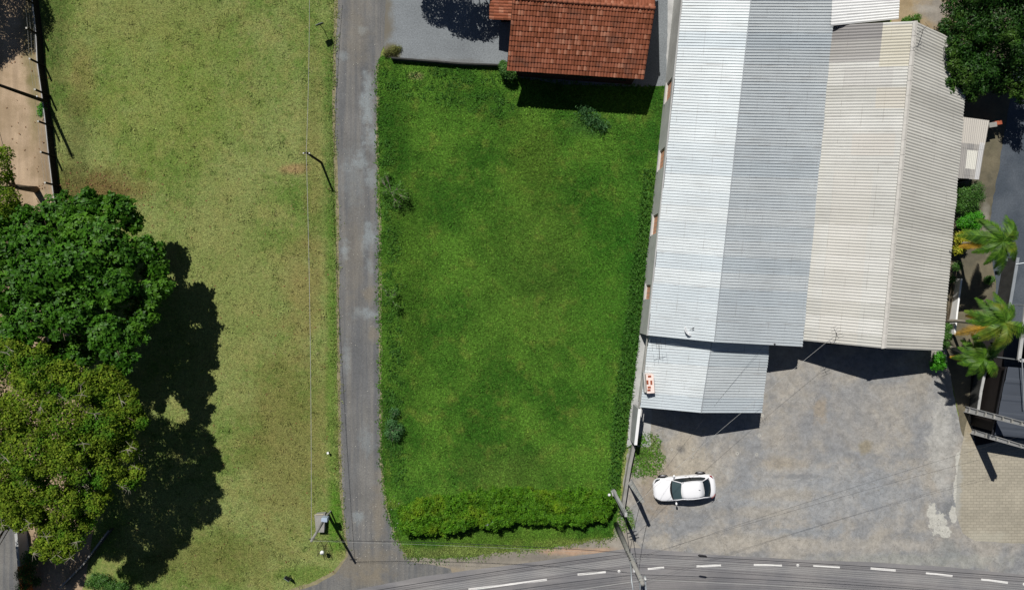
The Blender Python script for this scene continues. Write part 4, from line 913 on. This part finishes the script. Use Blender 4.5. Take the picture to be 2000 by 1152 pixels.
# ------------------------------------------------------------------ car
def make_car():
    c0 = P(1337,953,0.75); ang = PI + 0.085
    o = thing('parked_car', 'white four-door sedan parked on the forecourt', 'car', (c0.x, c0.y, 0), ang)
    # x forward; stations: x, halfwidth, zbottom, z shoulder, z top(centre)
    st = [(2.18,.45,.32,.50,.56),(2.12,.62,.24,.60,.68),(1.95,.78,.20,.68,.78),(1.6,.86,.20,.74,.86),(1.2,.87,.20,.78,.93),(.85,.87,.20,.81,.97),(.3,.87,.20,.84,.98),(-.5,.87,.20,.86,.99),(-1.1,.87,.20,.88,1.0),(-1.55,.86,.20,.90,1.03),(-1.9,.82,.22,.90,1.03),(-2.1,.72,.28,.84,.98),(-2.18,.55,.38,.70,.86)]
    q = LMB(); vs = []; m = 13
    for (x,w_,zb,zs,zt) in st:
        pr = [(0,zb),(.55,zb),(.88,zb+.02),(.97,zb+.12),(1,(zb+zs)/2),(.985,zs-.08),(.94,zs),(.86,zs+(zt-zs)*.35),(.70,zs+(zt-zs)*.65),(.5,zt-.02),(.25,zt-.004),(0,zt)]
        ring = [(x, w_*a, z) for a, z in pr] + [(x, -w_*a, z) for a, z in reversed(pr[1:-1])]; k = len(ring); vs += ring
    n = len(st); fs = [(i*k+j, i*k+(j+1)%k, (i+1)*k+(j+1)%k, (i+1)*k+j) for i in range(n-1) for j in range(k)] + [tuple(range(k)), tuple(range((n-1)*k, n*k))[::-1]]
    q.add(vs, fs); b = q.build('body', M['car'], o, smooth=True); s = b.modifiers.new('s','SUBSURF'); s.levels = 1; s.render_levels = 2
    # cabin shell
    bl = [(.98,.60,.95),(.95,.74,.93),(.2,.76,.95),(-.6,.76,.96),(-1.25,.74,.98),(-1.62,.62,1.01)]
    def side(name, quad_pts, mat, solid=.012):
        q = LMB(); q.add(quad_pts, [tuple(range(len(quad_pts)))]); ob = q.build(name, mat, o, solid=solid); return ob
    # roof
    rf = []; xs = [.32,.05,-.35,-.8,-1.16]; hw = [.55,.60,.62,.61,.57]; zz = [1.40,1.445,1.46,1.445,1.40]
    q = LMB(); vs = []; r_ = 9
    for x, h_, z in zip(xs, hw, zz):
        for k in range(r_):
            t = -1+2*k/(r_-1); vs.append((x + (.05*(1-t*t) if x > 0 else (-.05*(1-t*t) if x < -.8 else 0)), h_*t, z - .045*t*t - (.03 if abs(t) == 1 else 0)))
    q.add(vs, [(i*r_+k, i*r_+k+1, (i+1)*r_+k+1, (i+1)*r_+k) for i in range(4) for k in range(r_-1)]); q.build('roof', M['car'], o, smooth=True, solid=.02)
    def curved(name, top, bot, mat, nseg=8, bulge=.07, sgn=1, inset=0.0, rise=.0):
        (xt, ht, zt), (xb, hb, zb) = top, bot; q = LMB(); vs = []
        for r in range(4):
            u = r/3; x = xt+(xb-xt)*u; h_ = ht+(hb-ht)*u - inset; z = zt+(zb-zt)*u + math.sin(u*PI)*.03 + rise
            for k in range(nseg+1):
                t = -1+2*k/nseg; vs.append((x + sgn*bulge*(1-t*t)*(1+u*.8), h_*t, z-.04*t*t*(1-u)))
        q.add(vs, [(r*(nseg+1)+k, r*(nseg+1)+k+1, (r+1)*(nseg+1)+k+1, (r+1)*(nseg+1)+k) for r in range(3) for k in range(nseg)]); return q.build(name, mat, o, smooth=True)
    curved('windscreen', (.34,.55,1.39), (.93,.68,.96), M['glass_w'], bulge=.07)
    curved('windscreen_base', (.84,.67,1.015), (.93,.69,.965), M['rubber'], bulge=.09, rise=.008)
    curved('rear_window', (-1.18,.57,1.385), (-1.68,.63,1.04), M['glass'], bulge=.06, sgn=-1)
    for s in (-1,1):
        # side glass: lower edge on shoulder, upper on roof rail
        lo = [(.86,.75,.90),(.2,.79,.92),(-.5,.79,.93),(-1.15,.76,.95),(-1.5,.70,1.0)]; hi = [(.32,.585,1.33),(0,.63,1.375),(-.4,.645,1.385),(-.85,.63,1.37),(-1.2,.59,1.33)]
        q = LMB(); vs = [(x,s*y,z) for x,y,z in lo]+[(x,s*y,z) for x,y,z in hi]; q.add(vs, [(i,i+1,5+i+1,5+i) for i in range(4)]); q.build('side_windows', M['glass'], o, smooth=False)
        q = LMB(); q.tube([(.93,s*.70,.97),(.64,s*.65,1.18),(.32,s*.57,1.375),(0,s*.61,1.405),(-.4,s*.63,1.415),(-.85,s*.615,1.40),(-1.18,s*.58,1.37),(-1.45,s*.64,1.2),(-1.72,s*.68,1.02)], .03, 6); q.build('window_rail', M['car'], o, smooth=True)
        q = LMB(); q.beam((-.35,s*.80,.90),(-.38,s*.63,1.40), .05,.03); q.build('door_pillar', M['rubber'], o)
        q = LMB(); q.lathe([(0,-.10),(.06,-.08),(.075,0),(.06,.08),(0,.10)], (.72,s*.98,.98), 10, Matrix.Rotation(PI/2,3,'X')); q.tube([(.72,s*.84,.93),(.72,s*.93,.96)], .02, 5); q.build('wing_mirror', M['car'], o, smooth=True)
        q = LMB(); q.add([(2.08,s*.56,.66),(1.98,s*.75,.69),(1.70,s*.82,.76),(1.72,s*.77,.81),(1.98,s*.66,.775),(2.10,s*.52,.71)], [(0,1,2,3,4,5)] if s>0 else [(5,4,3,2,1,0)]); q.build('headlight', M['glass'], o, solid=.03)
        q = LMB(); q.add([(-2.10,s*.52,.86),(-1.96,s*.77,.86),(-1.80,s*.815,.93),(-1.84,s*.76,.975),(-2.02,s*.62,.985)], [(0,1,2,3,4)]); q.build('tail_light', M['redlight'], o, solid=.03)
        q = LMB(); q.tube([(2.16,s*.05,.55),(2.14,s*.35,.60),(2.02,s*.62,.66),(1.72,s*.76,.80),(1.2,s*.74,.905),(.98,s*.70,.95)], .008, 4); q.build('bonnet_seam', M['dark'], o)
        for x in (1.38,-1.3):
            q = LMB(); q.lathe([(.20,-.11),(.30,-.11),(.325,-.06),(.325,.06),(.30,.11),(.20,.11)], (x,s*.80,.325), 24, Matrix.Rotation(PI/2,3,'X')); t_ = q.build('wheel', M['rubber'], o, smooth=True)
            q = LMB(); q.lathe([(.0,.07),(.08,.075),(.2,.06),(.215,.10)], (x,s*.80,.325), 10, Matrix.Rotation(-s*PI/2,3,'X'))
            for k in range(5):
                a = 2*PI*k/5; q.box((x+math.cos(a)*.12,s*.885,.325+math.sin(a)*.12), (.16,.02,.04), M3=Matrix.Rotation(-a,3,'Y'))
            q.build('rim', M['rim'], t_)
            q = LMB(); q.lathe([(.335,-.02),(.375,0),(.375,.06),(.335,.08)], (x,s*.80,.335), 24, Matrix.Rotation(-s*PI/2,3,'X')); q.build('wheel_arch', M['rubber'], o, smooth=True)
    q = LMB(); q.box((2.12,0,.40), (.12,.9,.14)); q.build('grille', M['rubber'], o, bevel=.02)
    q = LMB(); q.tube([(-.82,0,1.44),(-.92,0,1.52)], .015, 5); q.build('aerial', M['dark'], o)
    q = LMB(); q.box((.55,0,.9), (.5,1.1,.1)); q.build('dashboard', M['rubber'], o)
    for y in (-.28,.22): q = LMB(); q.tube([(.93,y,1.0),(.66,y+.38,1.17)], .010, 4); q.build('wiper', M['dark'], o)
    for s in (-1,1):
        for x in (-.15,-1.0): q = LMB(); q.box((x,s*.865,.80), (.16,.02,.03)); q.build('door_handle', M['rim'], o)
        for x in (.78,-.36,-1.22): q = LMB(); q.tube([(x,s*.872,.45),(x,s*.868,.72),(x-.02,s*.80,.90)], .006, 4); q.build('door_seam', M['dark'], o)
    q = LMB(); q.tube([(-1.74,.62,1.045),(-1.78,.2,1.055),(-1.78,-.2,1.055),(-1.74,-.62,1.045)], .006, 4); q.build('boot_seam', M['dark'], o)
    return o
make_car()

# ------------------------------------------------------------------ trees
def lob(lst): return [tuple(P(x,y,h))+(r,) for (x,y,h,r) in lst]
def satellites(L_, n, r0, r1, dist=1.05):
    out = list(L_)
    for l in L_:
        for _ in range(n):
            a = random.random()*2*PI; e = random.uniform(-.2,.8); c = math.sqrt(max(0,1-e*e)); D = l[3]*random.uniform(dist*.9, dist*1.2)
            out.append((l[0]+math.cos(a)*c*D, l[1]+math.sin(a)*c*D, l[2]+e*D*.8, random.uniform(r0,r1)))
    return out
def tree(name, label, cat, base, lobes, nleaf, size, mat, k=1, aspect=.5, r0=.25, group=None, jit=.8, fold=.25, twig=0, shell=(.7,1.05), droop=0, flat=.8, bark='bark'):
    o = thing(name, label, cat, base, group=group)
    tg = [(l[0], l[1], l[2]+l[3]*.1) for l in lobes]; random.shuffle(tg)
    limbs(base, tg[:12], r0, M[bark], o)
    p, d = lobes_points(lobes, nleaf, flat, shell); leaf_quads('crown', p, d, size, mat, o, aspect, jit, fold, k, droop)
    if twig:
        q = MB()
        for _ in range(twig):
            l = random.choice(lobes); a = random.random()*2*PI; e = random.uniform(.2,.9); pz = l[2]+l[3]*.8*math.sqrt(1-e*e*.8)+.05
            c = Vector((l[0]+math.cos(a)*l[3]*e, l[1]+math.sin(a)*l[3]*e, pz))
            for _ in range(5):
                b = random.random()*2*PI; c2 = c+Vector((math.cos(b)*.45, math.sin(b)*.45, random.uniform(0,.15))); q.tube([c, c.lerp(c2,.5)+Vector((.03,.02,.05)), c2], [.015,.011,.004], 4)
        tag(q.build('bare_twigs', M['twig'], o), kind='stuff')
    return o
T1 = [(60,450,5.6,1.3),(120,415,5.2,1.25),(175,405,4.8,1.0),(240,410,4.8,.95),(275,440,4.2,.5),(255,398,4.4,.45),(210,470,6.0,1.4),(250,500,5.6,1.2),(300,490,4.8,.8),(320,520,4.6,.75),
      (330,560,4.5,.7),(300,575,5.2,1.0),(290,620,5.4,.8),(266,655,6.2,.9),(238,700,6.8,.8),(215,650,6.8,1.2),(252,690,6.4,.7),(170,680,5.4,1.1),(120,690,5.2,1.1),(225,560,6.6,1.4),(150,520,7.2,1.7),
      (90,540,7.4,1.7),(150,610,7.0,1.6),(70,620,7.0,1.6),(20,560,7.2,1.6),(0,480,6.6,1.6),(-50,540,6.5,1.7),(20,660,6.2,1.4),(80,490,6.8,1.5),(160,455,6.0,1.2),(-60,640,6.0,1.5),(30,420,4.8,.9),(-60,440,6,1.5)]
tree('broadleaf_tree', 'large glossy green tree with broad leaf rosettes over the dirt track', 'tree', P(190,560,0), satellites(lob([(x-(14 if x > 240 else 5),y,h,r) for x,y,h,r in T1]), 5, .16, .38, .98), 9800, (.20,.34), M['leaf_big'], k=7, aspect=.55, r0=.32, jit=.7, shell=(.5,1.05))
T2 = [(214,742,6.4,.9),(20,700,6.6,1.4),(70,720,7.0,1.3),(130,740,6.6,1.2),(190,755,6.4,1.0),(240,790,6.2,.9),(262,820,6.0,.6),(60,790,7.8,1.5),(130,820,7.8,1.5),(200,840,7.2,1.3),(245,870,6.4,.8),(255,925,6.0,.55),
      (200,910,6.8,1.1),(130,900,7.6,1.4),(60,880,7.8,1.6),(0,830,7.6,1.6),(0,920,7.2,1.5),(60,960,7.0,1.4),(130,980,6.6,1.2),(180,975,6.2,.9),(110,1050,5.8,1.0),(150,1030,5.8,.9),(90,1068,5.6,.6),(130,1070,5.6,.6),
      (20,990,6.2,1.1),(-40,760,7,1.6),(-50,880,7,1.6),(-20,1000,6,1.2),(60,1010,6.0,.8),(-62,1050,6.2,1.3),(-110,1010,6.4,1.5),(-45,1100,5.2,.9),(-120,1080,6,1.5)]
T2 = [(x,y,h+.7,r*1.06) for x,y,h,r in T2]
tree('lime_tree', 'spreading yellow-green tree with bare grey twigs in the bottom left corner', 'tree', P(190,860,0), satellites(lob([(x,y,h,r*.9) for x,y,h,r in T2]), 9, .25, .5, .95), 140000, (.11,.19), M['leaf_lime'], aspect=.62, r0=.3, twig=70, shell=(.48,1.08))
T3 = [(-20,330,5.6,1.3),(-10,400,6,1.3),(10,300,5.0,.5),(14,390,5.4,.8),(0,440,5.6,1.0),(-60,370,6,1.5),(18,345,4.8,.3)]
tree('dark_broadleaf_tree', 'olive green tree at the left edge above the broadleaf tree', 'tree', P(70,370,0), lob(T3), 9000, (.12,.2), M['leaf_lime'], aspect=.5, r0=.2)
T4 = [(x-92,y-42,h,r) for x,y,h,r in [(-60,-140,6,1.7),(-20,-110,6,1.4),(-90,-90,6,1.5),(-30,-60,5.6,1.2),(-120,-40,6,1.4),(-60,-30,5.2,1.2),(-85,5,5,1.0),(-10,-120,5.6,1.3)]]
tree('shade_tree', 'tree off the top left corner whose shade falls on the dirt track', 'tree', P(-110,-130,0), lob(T4), 16000, (.14,.22), M['leaf_dark'], r0=.2)
T6 = [(850,-120,5,1.3),(900,-110,5,1.2),(800,-140,5,1.2),(925,-100,4.6,.7),(880,-82,4.4,.9),(840,-96,4.2,.8)]
tree('shade_tree', 'tree beyond the top edge whose shade falls on the gravel yard', 'tree', P(880,-140,0), lob(T6), 9000, (.14,.24), M['leaf_dark'], r0=.15)
T5 = [(1872,10,3.6,1.0),(1900,40,4.2,1.3),(1885,90,3.6,1.2),(1870,135,3.2,.9),(1900,140,3.4,1.2),(1890,168,2.8,.7),(1925,150,2.9,1.0),(1950,100,3.6,1.6),(1960,40,4.8,1.7),(1990,145,3.0,1.2),(2010,90,4.3,1.5),(1930,-30,5.5,1.5),(2020,10,5.5,1.6),(1880,-30,4,1.1),(1980,-40,6,1.6),(1857,60,3.4,.5),(1955,165,2.6,.7),(2010,180,3,.9),(1862,165,2.8,.5),(1850,110,3.0,.4)]
tree('evergreen_tree', 'dense dark evergreen tree in the top right corner', 'tree', P(1870,120,0), satellites(lob(T5), 5, .2, .45), 56000, (.14,.25), M['leaf_dark'], aspect=.4, r0=.28, droop=.25, shell=(.55,1.08))

def shrub(name, label, cat, lst, n, size, mat, k=1, aspect=.5, r0=.05, base=None, twig=0, jit=.8, flat=.8, shell=(.4,1.05), group=None, droop=0, bark='bark'):
    L_ = lob(lst); b = P(lst[0][0], lst[0][1], 0) if base is None else P(*base, 0)
    o = thing(name, label, cat, b, group=group); q = MB()
    for l in L_[:10]: 
        m = Vector(b).lerp(Vector(l[:3]), .5)+Vector((random.uniform(-.08,.08),random.uniform(-.08,.08),.05)); q.tube([b, m, Vector(l[:3])], [r0, r0*.6, r0*.25], 5)
        for _ in range(twig):
            e = Vector(l[:3])+Vector((random.uniform(-1,1),random.uniform(-1,1),random.uniform(0,.6)))*l[3]; q.tube([m, m.lerp(e,.6)+Vector((0,0,.05)), e], [r0*.45, r0*.3, r0*.1], 4)
    q.build('stems', M[bark], o)
    p, d = lobes_points(L_, n, flat, shell); leaf_quads('foliage', p, d, size, mat, o, aspect, jit, .2, k, droop); return o
shrub('clipped_bush', 'round clipped bush at the south-west corner of the tiled house', 'bush', [(990,138,.8,.55),(983,128,.75,.35),(998,146,.75,.4)], 3800, (.07,.12), M['leaf_olive'] if False else M['leaf_shrub'], shell=(.6,1.02), flat=1.0, aspect=.6)
shrub('weed_clump', 'brownish weed clump at the corner of lane and gravel yard', 'weeds', [(768,100,.15,.4),(756,104,.15,.3),(778,96,.12,.3)], 1500, (.06,.14), M['leaf_olive'], r0=.01, aspect=.3)
shrub('weed_clump', 'tall blue-green weed clump below the tiled house shadow', 'weeds', [(1145,222,.25,.5),(1155,232,.3,.6),(1170,241,.25,.5),(1135,214,.2,.45),(1180,248,.2,.45)], 900, (.14,.34), M['leaf_grey'], r0=.012, aspect=.2, jit=1.5, shell=(.2,1.2))
shrub('sapling', 'largest thin sapling with pale branches on the lot edge beside the lane', 'sapling', [(768,378,.9,.5),(782,362,1.3,.45),(776,398,.8,.35),(792,386,1.0,.35),(752,372,.7,.35),(757,340,.5,.25),(745,350,.5,.2)], 700, (.08,.15), M['leaf_sap'], r0=.022, twig=7, aspect=.5, bark='twig', base=(764,376))
shrub('sapling', 'middle leafy sapling with a few white twigs on the lot edge', 'sapling', [(765,582,.8,.4),(775,598,.8,.35),(757,570,.5,.3),(750,560,.4,.25),(772,570,.7,.25)], 500, (.08,.15), M['leaf_sap'], r0=.02, twig=6, aspect=.5, bark='twig', base=(763,585))
shrub('sapling', 'lowest dark bushy sapling on the lot edge near the hedge', 'sapling', [(765,828,.6,.5),(772,850,.6,.5),(758,845,.4,.35),(780,838,.5,.4),(770,805,.4,.4)], 1500, (.08,.16), M['leaf_grey'], r0=.02, twig=4, aspect=.4, bark='twig')
shrub('fence_bush', 'small bright bush against the track fence', 'bush', [(82,212,.5,.32),(80,222,.5,.28),(84,205,.4,.22)], 900, (.08,.14), M['leaf_bright'], r0=.02)
shrub('shrub', 'loose green shrub directly south of the patchwork lean-to', 'shrub', [(1890,385,1.2,.7),(1905,370,1.3,.6),(1880,402,1.1,.6),(1912,385,1.1,.45),(1878,372,1.0,.5),(1900,402,1.0,.5)], 6000, (.08,.15), M['leaf_shrub'], aspect=.4)
shrub('shrub', 'bright green rounded shrub between the loose shrub and the yellow croton', 'shrub', [(1895,430,1.0,.55),(1908,425,1.0,.45),(1882,436,.9,.45),(1905,442,.8,.4)], 4500, (.09,.16), M['leaf_bright'], aspect=.5)
shrub('croton', 'yellow-leaved croton beside the beige building', 'shrub', [(1876,465,.9,.45),(1886,478,.8,.35),(1872,488,.7,.35),(1884,460,.8,.3)], 2400, (.14,.26), M['leaf_yellow'], aspect=.25)
shrub('shrub', 'bright bush at the south-east corner of the beige building', 'shrub', [(1833,700,.9,.45),(1838,712,.8,.4),(1826,714,.7,.35)], 2600, (.1,.18), M['leaf_bright'], aspect=.45)
shrub('shrub', 'dark shrub along the east wall of the beige building near the middle palm', 'shrub', [(1848,655,.9,.4),(1850,640,.8,.35),(1846,672,.7,.35),(1870,520,.7,.35),(1860,545,.6,.3)], 2400, (.09,.16), M['leaf_shrub'], aspect=.4, base=(1848,655))
shrub('potted_plant', 'isolated small red-tipped plant on the driveway between two palms', 'shrub', [(1930,547,.5,.32),(1936,545,.45,.25)], 900, (.09,.15), M['leaf_shrub'], aspect=.4)
shrub('grass_tuft', 'green tuft against the north wall of the beige building', 'shrub', [(1790,36,.3,.3),(1775,40,.25,.25),(1768,42,.2,.25)], 900, (.12,.25), M['leaf_sap'], aspect=.2, r0=.01)
shrub('shrub', 'pale bushy weeds at the bottom left below the lime tree', 'shrub', [(200,1136,.6,.6),(185,1128,.6,.4),(215,1145,.5,.5),(175,1140,.5,.35),(238,1146,.5,.5)], 5000, (.06,.12), M['leaf_shrub'], aspect=.5)
shrub('shrub', 'dark straggly shrub behind the orange beam at the bottom left', 'shrub', [(50,1120,1.0,.7),(60,1090,1.1,.7),(45,1145,.8,.5),(70,1135,.7,.4)], 5000, (.07,.12), M['leaf_dark'], aspect=.5)

# hedge
hd = thing('hedge', 'long clipped bright green hedge along the south end of the lot', 'hedge', P(985,1005,0))
hl_ = []
for k in range(64):
    t = k/63; x = 792 + (1178-792)*t; w0 = .95 + .15*math.sin(t*9)
    yc = 1003 - 14*t - 6*math.sin(t*PI)
    if t < .3: yc = 1012 - 20*t/.3*.6
    for s in (-1,0,1):
        hl_.append(tuple(P(x+random.uniform(-5,5), yc + s*(20 if .05 < t < .95 else 13)+random.uniform(-5,5), .85+random.uniform(-.15,.15)))+(random.uniform(.38,.58),))
p, d = lobes_points(satellites([(a,b,c+random.uniform(-.12,.12),r*.92) for a,b,c,r in hl_], 6, .12, .24, 1.0), 12500, 1.0, (.62,1.1), .6); leaf_quads('foliage', p, d, (.10,.17), M['leaf_hedge'], hd, .55, .9, .25, 5)
q = MB()
for k in range(0, len(hl_), 3):
    c = hl_[k+1]; 
    for _ in range(3): q.tube([(c[0],c[1],0),(c[0]+random.uniform(-.3,.3),c[1]+random.uniform(-.5,.5),.9)], [.02,.008], 4)
q.build('stems', M['bark'], hd)
# creeper fringe against the shed wall
pp = scatter(CREEP, 4200); pts = np.column_stack([pp, RNG.uniform(.05,.45,len(pp))]); nr = RNG.normal(size=pts.shape)*.3+np.array([0,0,1])
tag(leaf_quads('creeper', pts, nr, (.1,.22), M['leaf_creeper'], None, .4, 1.0, .2), 'dense creeping weeds along the foot of the shed wall', 'ground cover', kind='stuff')

# palms
def palm(label, base, crown, nf, fl, dry=1, seed=0):
    random.seed(seed); base, crown = Vector(base), Vector(crown); o = thing('palm_tree', label, 'palm', base)
    q = MB(); n = 9; pts = [base.lerp(crown, k/n)+Vector((.12*math.sin(k*.5),.06*math.sin(k),0)) for k in range(n+1)]; pts[-1] = crown
    q.tube(pts, [.13-.006*k for k in range(n+1)], 9); q.build('trunk', M['twig'], o, smooth=True)
    for j in range(nf):
        a = 2*PI*j/nf + random.uniform(-.25,.25); el = random.uniform(.1,.95); L_ = fl*random.uniform(.8,1.15); d = Vector((math.cos(a), math.sin(a), 0)); isdry = j < dry
        if isdry: el = -.1; a = PI*random.uniform(.9,1.1); d = Vector((math.cos(a), math.sin(a), 0))
        side = Vector((-d.y, d.x, 0)); m = 16; rp = []; curl = random.uniform(-.25,.25)
        for k in range(m+1):
            t = k/m; rp.append(crown + d*(L_*t*math.cos(el*.6)) + side*curl*t*t*L_ + Vector((0,0, L_*(el*t - (0.75+el*.35)*t*t))))
        q = MB(); q.tube(rp, [.032-.022*k/m for k in range(m+1)], 4); V = []; Fq = []
        for k in range(1, m*4):
            u = k/4; i = int(u); f = u-i; p_ = rp[i].lerp(rp[min(i+1,m)], f); tg = (rp[min(i+1,m)]-rp[i]).normalized(); t = u/m
            ll = L_*.29*math.sin(PI*(.12+.82*t))*random.uniform(.85,1.1)
            for s in (-1,1):
                sd = tg.cross(Vector((0,0,1))).normalized()*s; e = (sd*.8+tg*.55+Vector((0,0,-.35+random.uniform(-.12,.12)))).normalized(); up = tg*.024
                b0 = len(q.v); q.add([p_-up, p_+up, p_+e*ll*.6+up*.8, p_+e*ll, p_+e*ll*.6-up*.8], [(0,1,2,3,4)])
        q.build('frond', M['frond_dry'] if isdry else M['frond'], o)
    return o
palm('northernmost palm, with loose hanging fronds by the yellow croton', P(1862,478,0), P(1958,472,5.6), 15, 2.0, 1, 3)
palm('bright middle palm with the widest crown and visible trunk', P(1846,628,0), P(1962,630,6.0), 17, 2.05, 2, 5)
palm('southernmost palm with one orange dry frond', P(1842,676,0), P(1921,700,4.4), 14, 1.7, 1, 9)
random.seed(21)

# ------------------------------------------------------------------ east side walls and small building
wall_path('garden_wall', 'thin white garden wall beside the middle palm trunk', 'wall', [(1866,545),(1858,605),(1853,652)], .7, .12, M['white'])
wall_path('side_wall', 'long dark wall with a light metal rail along the side street', 'wall', [(1962,505),(1946,600),(1935,668)], 1.3, .16, M['concrete_d'], .05, M['steel'])
q = thing('wall_bracket', 'metal bracket with short arm at the north end of the dark side wall', 'bracket', P(1962,507,0))
mb = MB(); c = P(1962,507,1.35); mb.box(c+Vector((0,0,.06)), (.28,.22,.1), .1); mb.build('plate', M['steel'], q); mb = MB(); mb.tube([P(1984,516,1.35), P(2004,513,1.6)], .03, 6); mb.build('arm', M['steel'], q)
eh = thing('side_building', 'low dark-roofed building at the right edge behind the slotted poles', 'building', P(1975,790,0))
B0, B1, B2, B3 = P(1968,716,2.6), P(2120,728,3.4), P(2120,868,3.4), P(1941,849,2.6)
corr('roof', B1, B2, B3, B0, M['dark_sheet'], eh, 1.1, .03, 'rib', 1)
q = MB(); q.prism([(B0.x+.1,B0.y-.15),(B3.x+.1,B3.y+.2),(B2.x,B2.y+.2),(B1.x,B1.y-.15)], 0, 2.45); q.build('walls', simple('veranda_shade_paint', (34,28,26), var=.2), eh)  # near-black wall colour stands in for the shade of an open veranda
q = MB(); q.beam(B0+Vector((-.07,0,-.06)), B3+Vector((-.07,0,-.06)), .08,.08); q.build('gutter', M['dark'], eh)
q = MB(); q.beam(P(1996,700,3.2), P(2000,800,3.1), .05,.05); q.build('conduit', M['steel'], eh)
wall_path('yard_wall', 'white-capped low wall in front of the potted plants at the right', 'wall', [(1909,712),(1899,760),(1893,800)], .9, .14, M['concrete_d'], .06, M['concrete_l'])
for i, (x, y) in enumerate([(1914,742),(1913,775),(1903,816)]):
    o = thing('plant_pot', ['northernmost terracotta pot behind the white-capped wall','middle terracotta pot behind the white-capped wall','terracotta pot between the two slotted pole bases'][i], 'pot', P(x+8,y,0))
    c = P(x+8,y,0); q = MB(); q.lathe([(.0,.0),(.14,.0),(.2,.38),(.23,.4),(.23,.46),(.18,.46),(.17,.36),(0,.36)], c, 14); q.build('pot', M['terracotta'], o, smooth=True)
    pts = np.array([[c.x+random.gauss(0,.09), c.y+random.gauss(0,.09), random.uniform(.45,.85)] for _ in range(90)]); leaf_quads('foliage', pts, RNG.normal(size=pts.shape)*.5+np.array([0,0,1]), (.12,.24), M['leaf_shrub'], o, .35, 1.0)
cn = thing('canopy', 'white-framed canopy corner at the right edge above the dark roof', 'canopy', P(2010,650,0))
fr = [P(2004,596,2.8), P(1990,703,2.8), P(2080,712,2.8), P(2080,600,2.8)]
for a, b in zip(fr, fr[1:]+fr[:1]): q = MB(); q.beam(a, b, .22, .12); q.build('frame_beam', M['concrete_l'], cn); q = MB(); q.add([v+Vector((0,0,-.05)) for v in fr], [(0,1,2,3)]); q.build('panel', M['tan'], cn)
q = MB()
for v in fr: q = MB(); q.tube([Vector((v.x+.05,v.y,0)), Vector((v.x+.05,v.y,2.75))], .05, 8); q.build('post', M['steel'], cn)
# bottom-left corner: beam walls and gate
wall_path('orange_beam_wall', 'low wall painted orange at the bottom left edge', 'wall', [(56,1096),(62,1150),(66,1200)], 1.0, .2, M['orange'])
wall_path('grey_beam_wall', 'pale concrete wall continuing north of the orange wall', 'wall', [(50,1030),(56,1095)], 1.0, .2, M['concrete_l'])
wall_path('gate_wall', 'slanting pale rail wall at the bottom left under the lime tree', 'wall', [(128,1140),(172,1096),(205,1052),(222,1030)], .6, .07, M['concrete_d'], .04, M['concrete'])  # dark body colour stands in for tree shade on this wall
zone('lower_street', [(-500,1010),(40,1010),(52,1100),(60,1400),(-500,1400)], 0.012, M['lane'], 0.03)
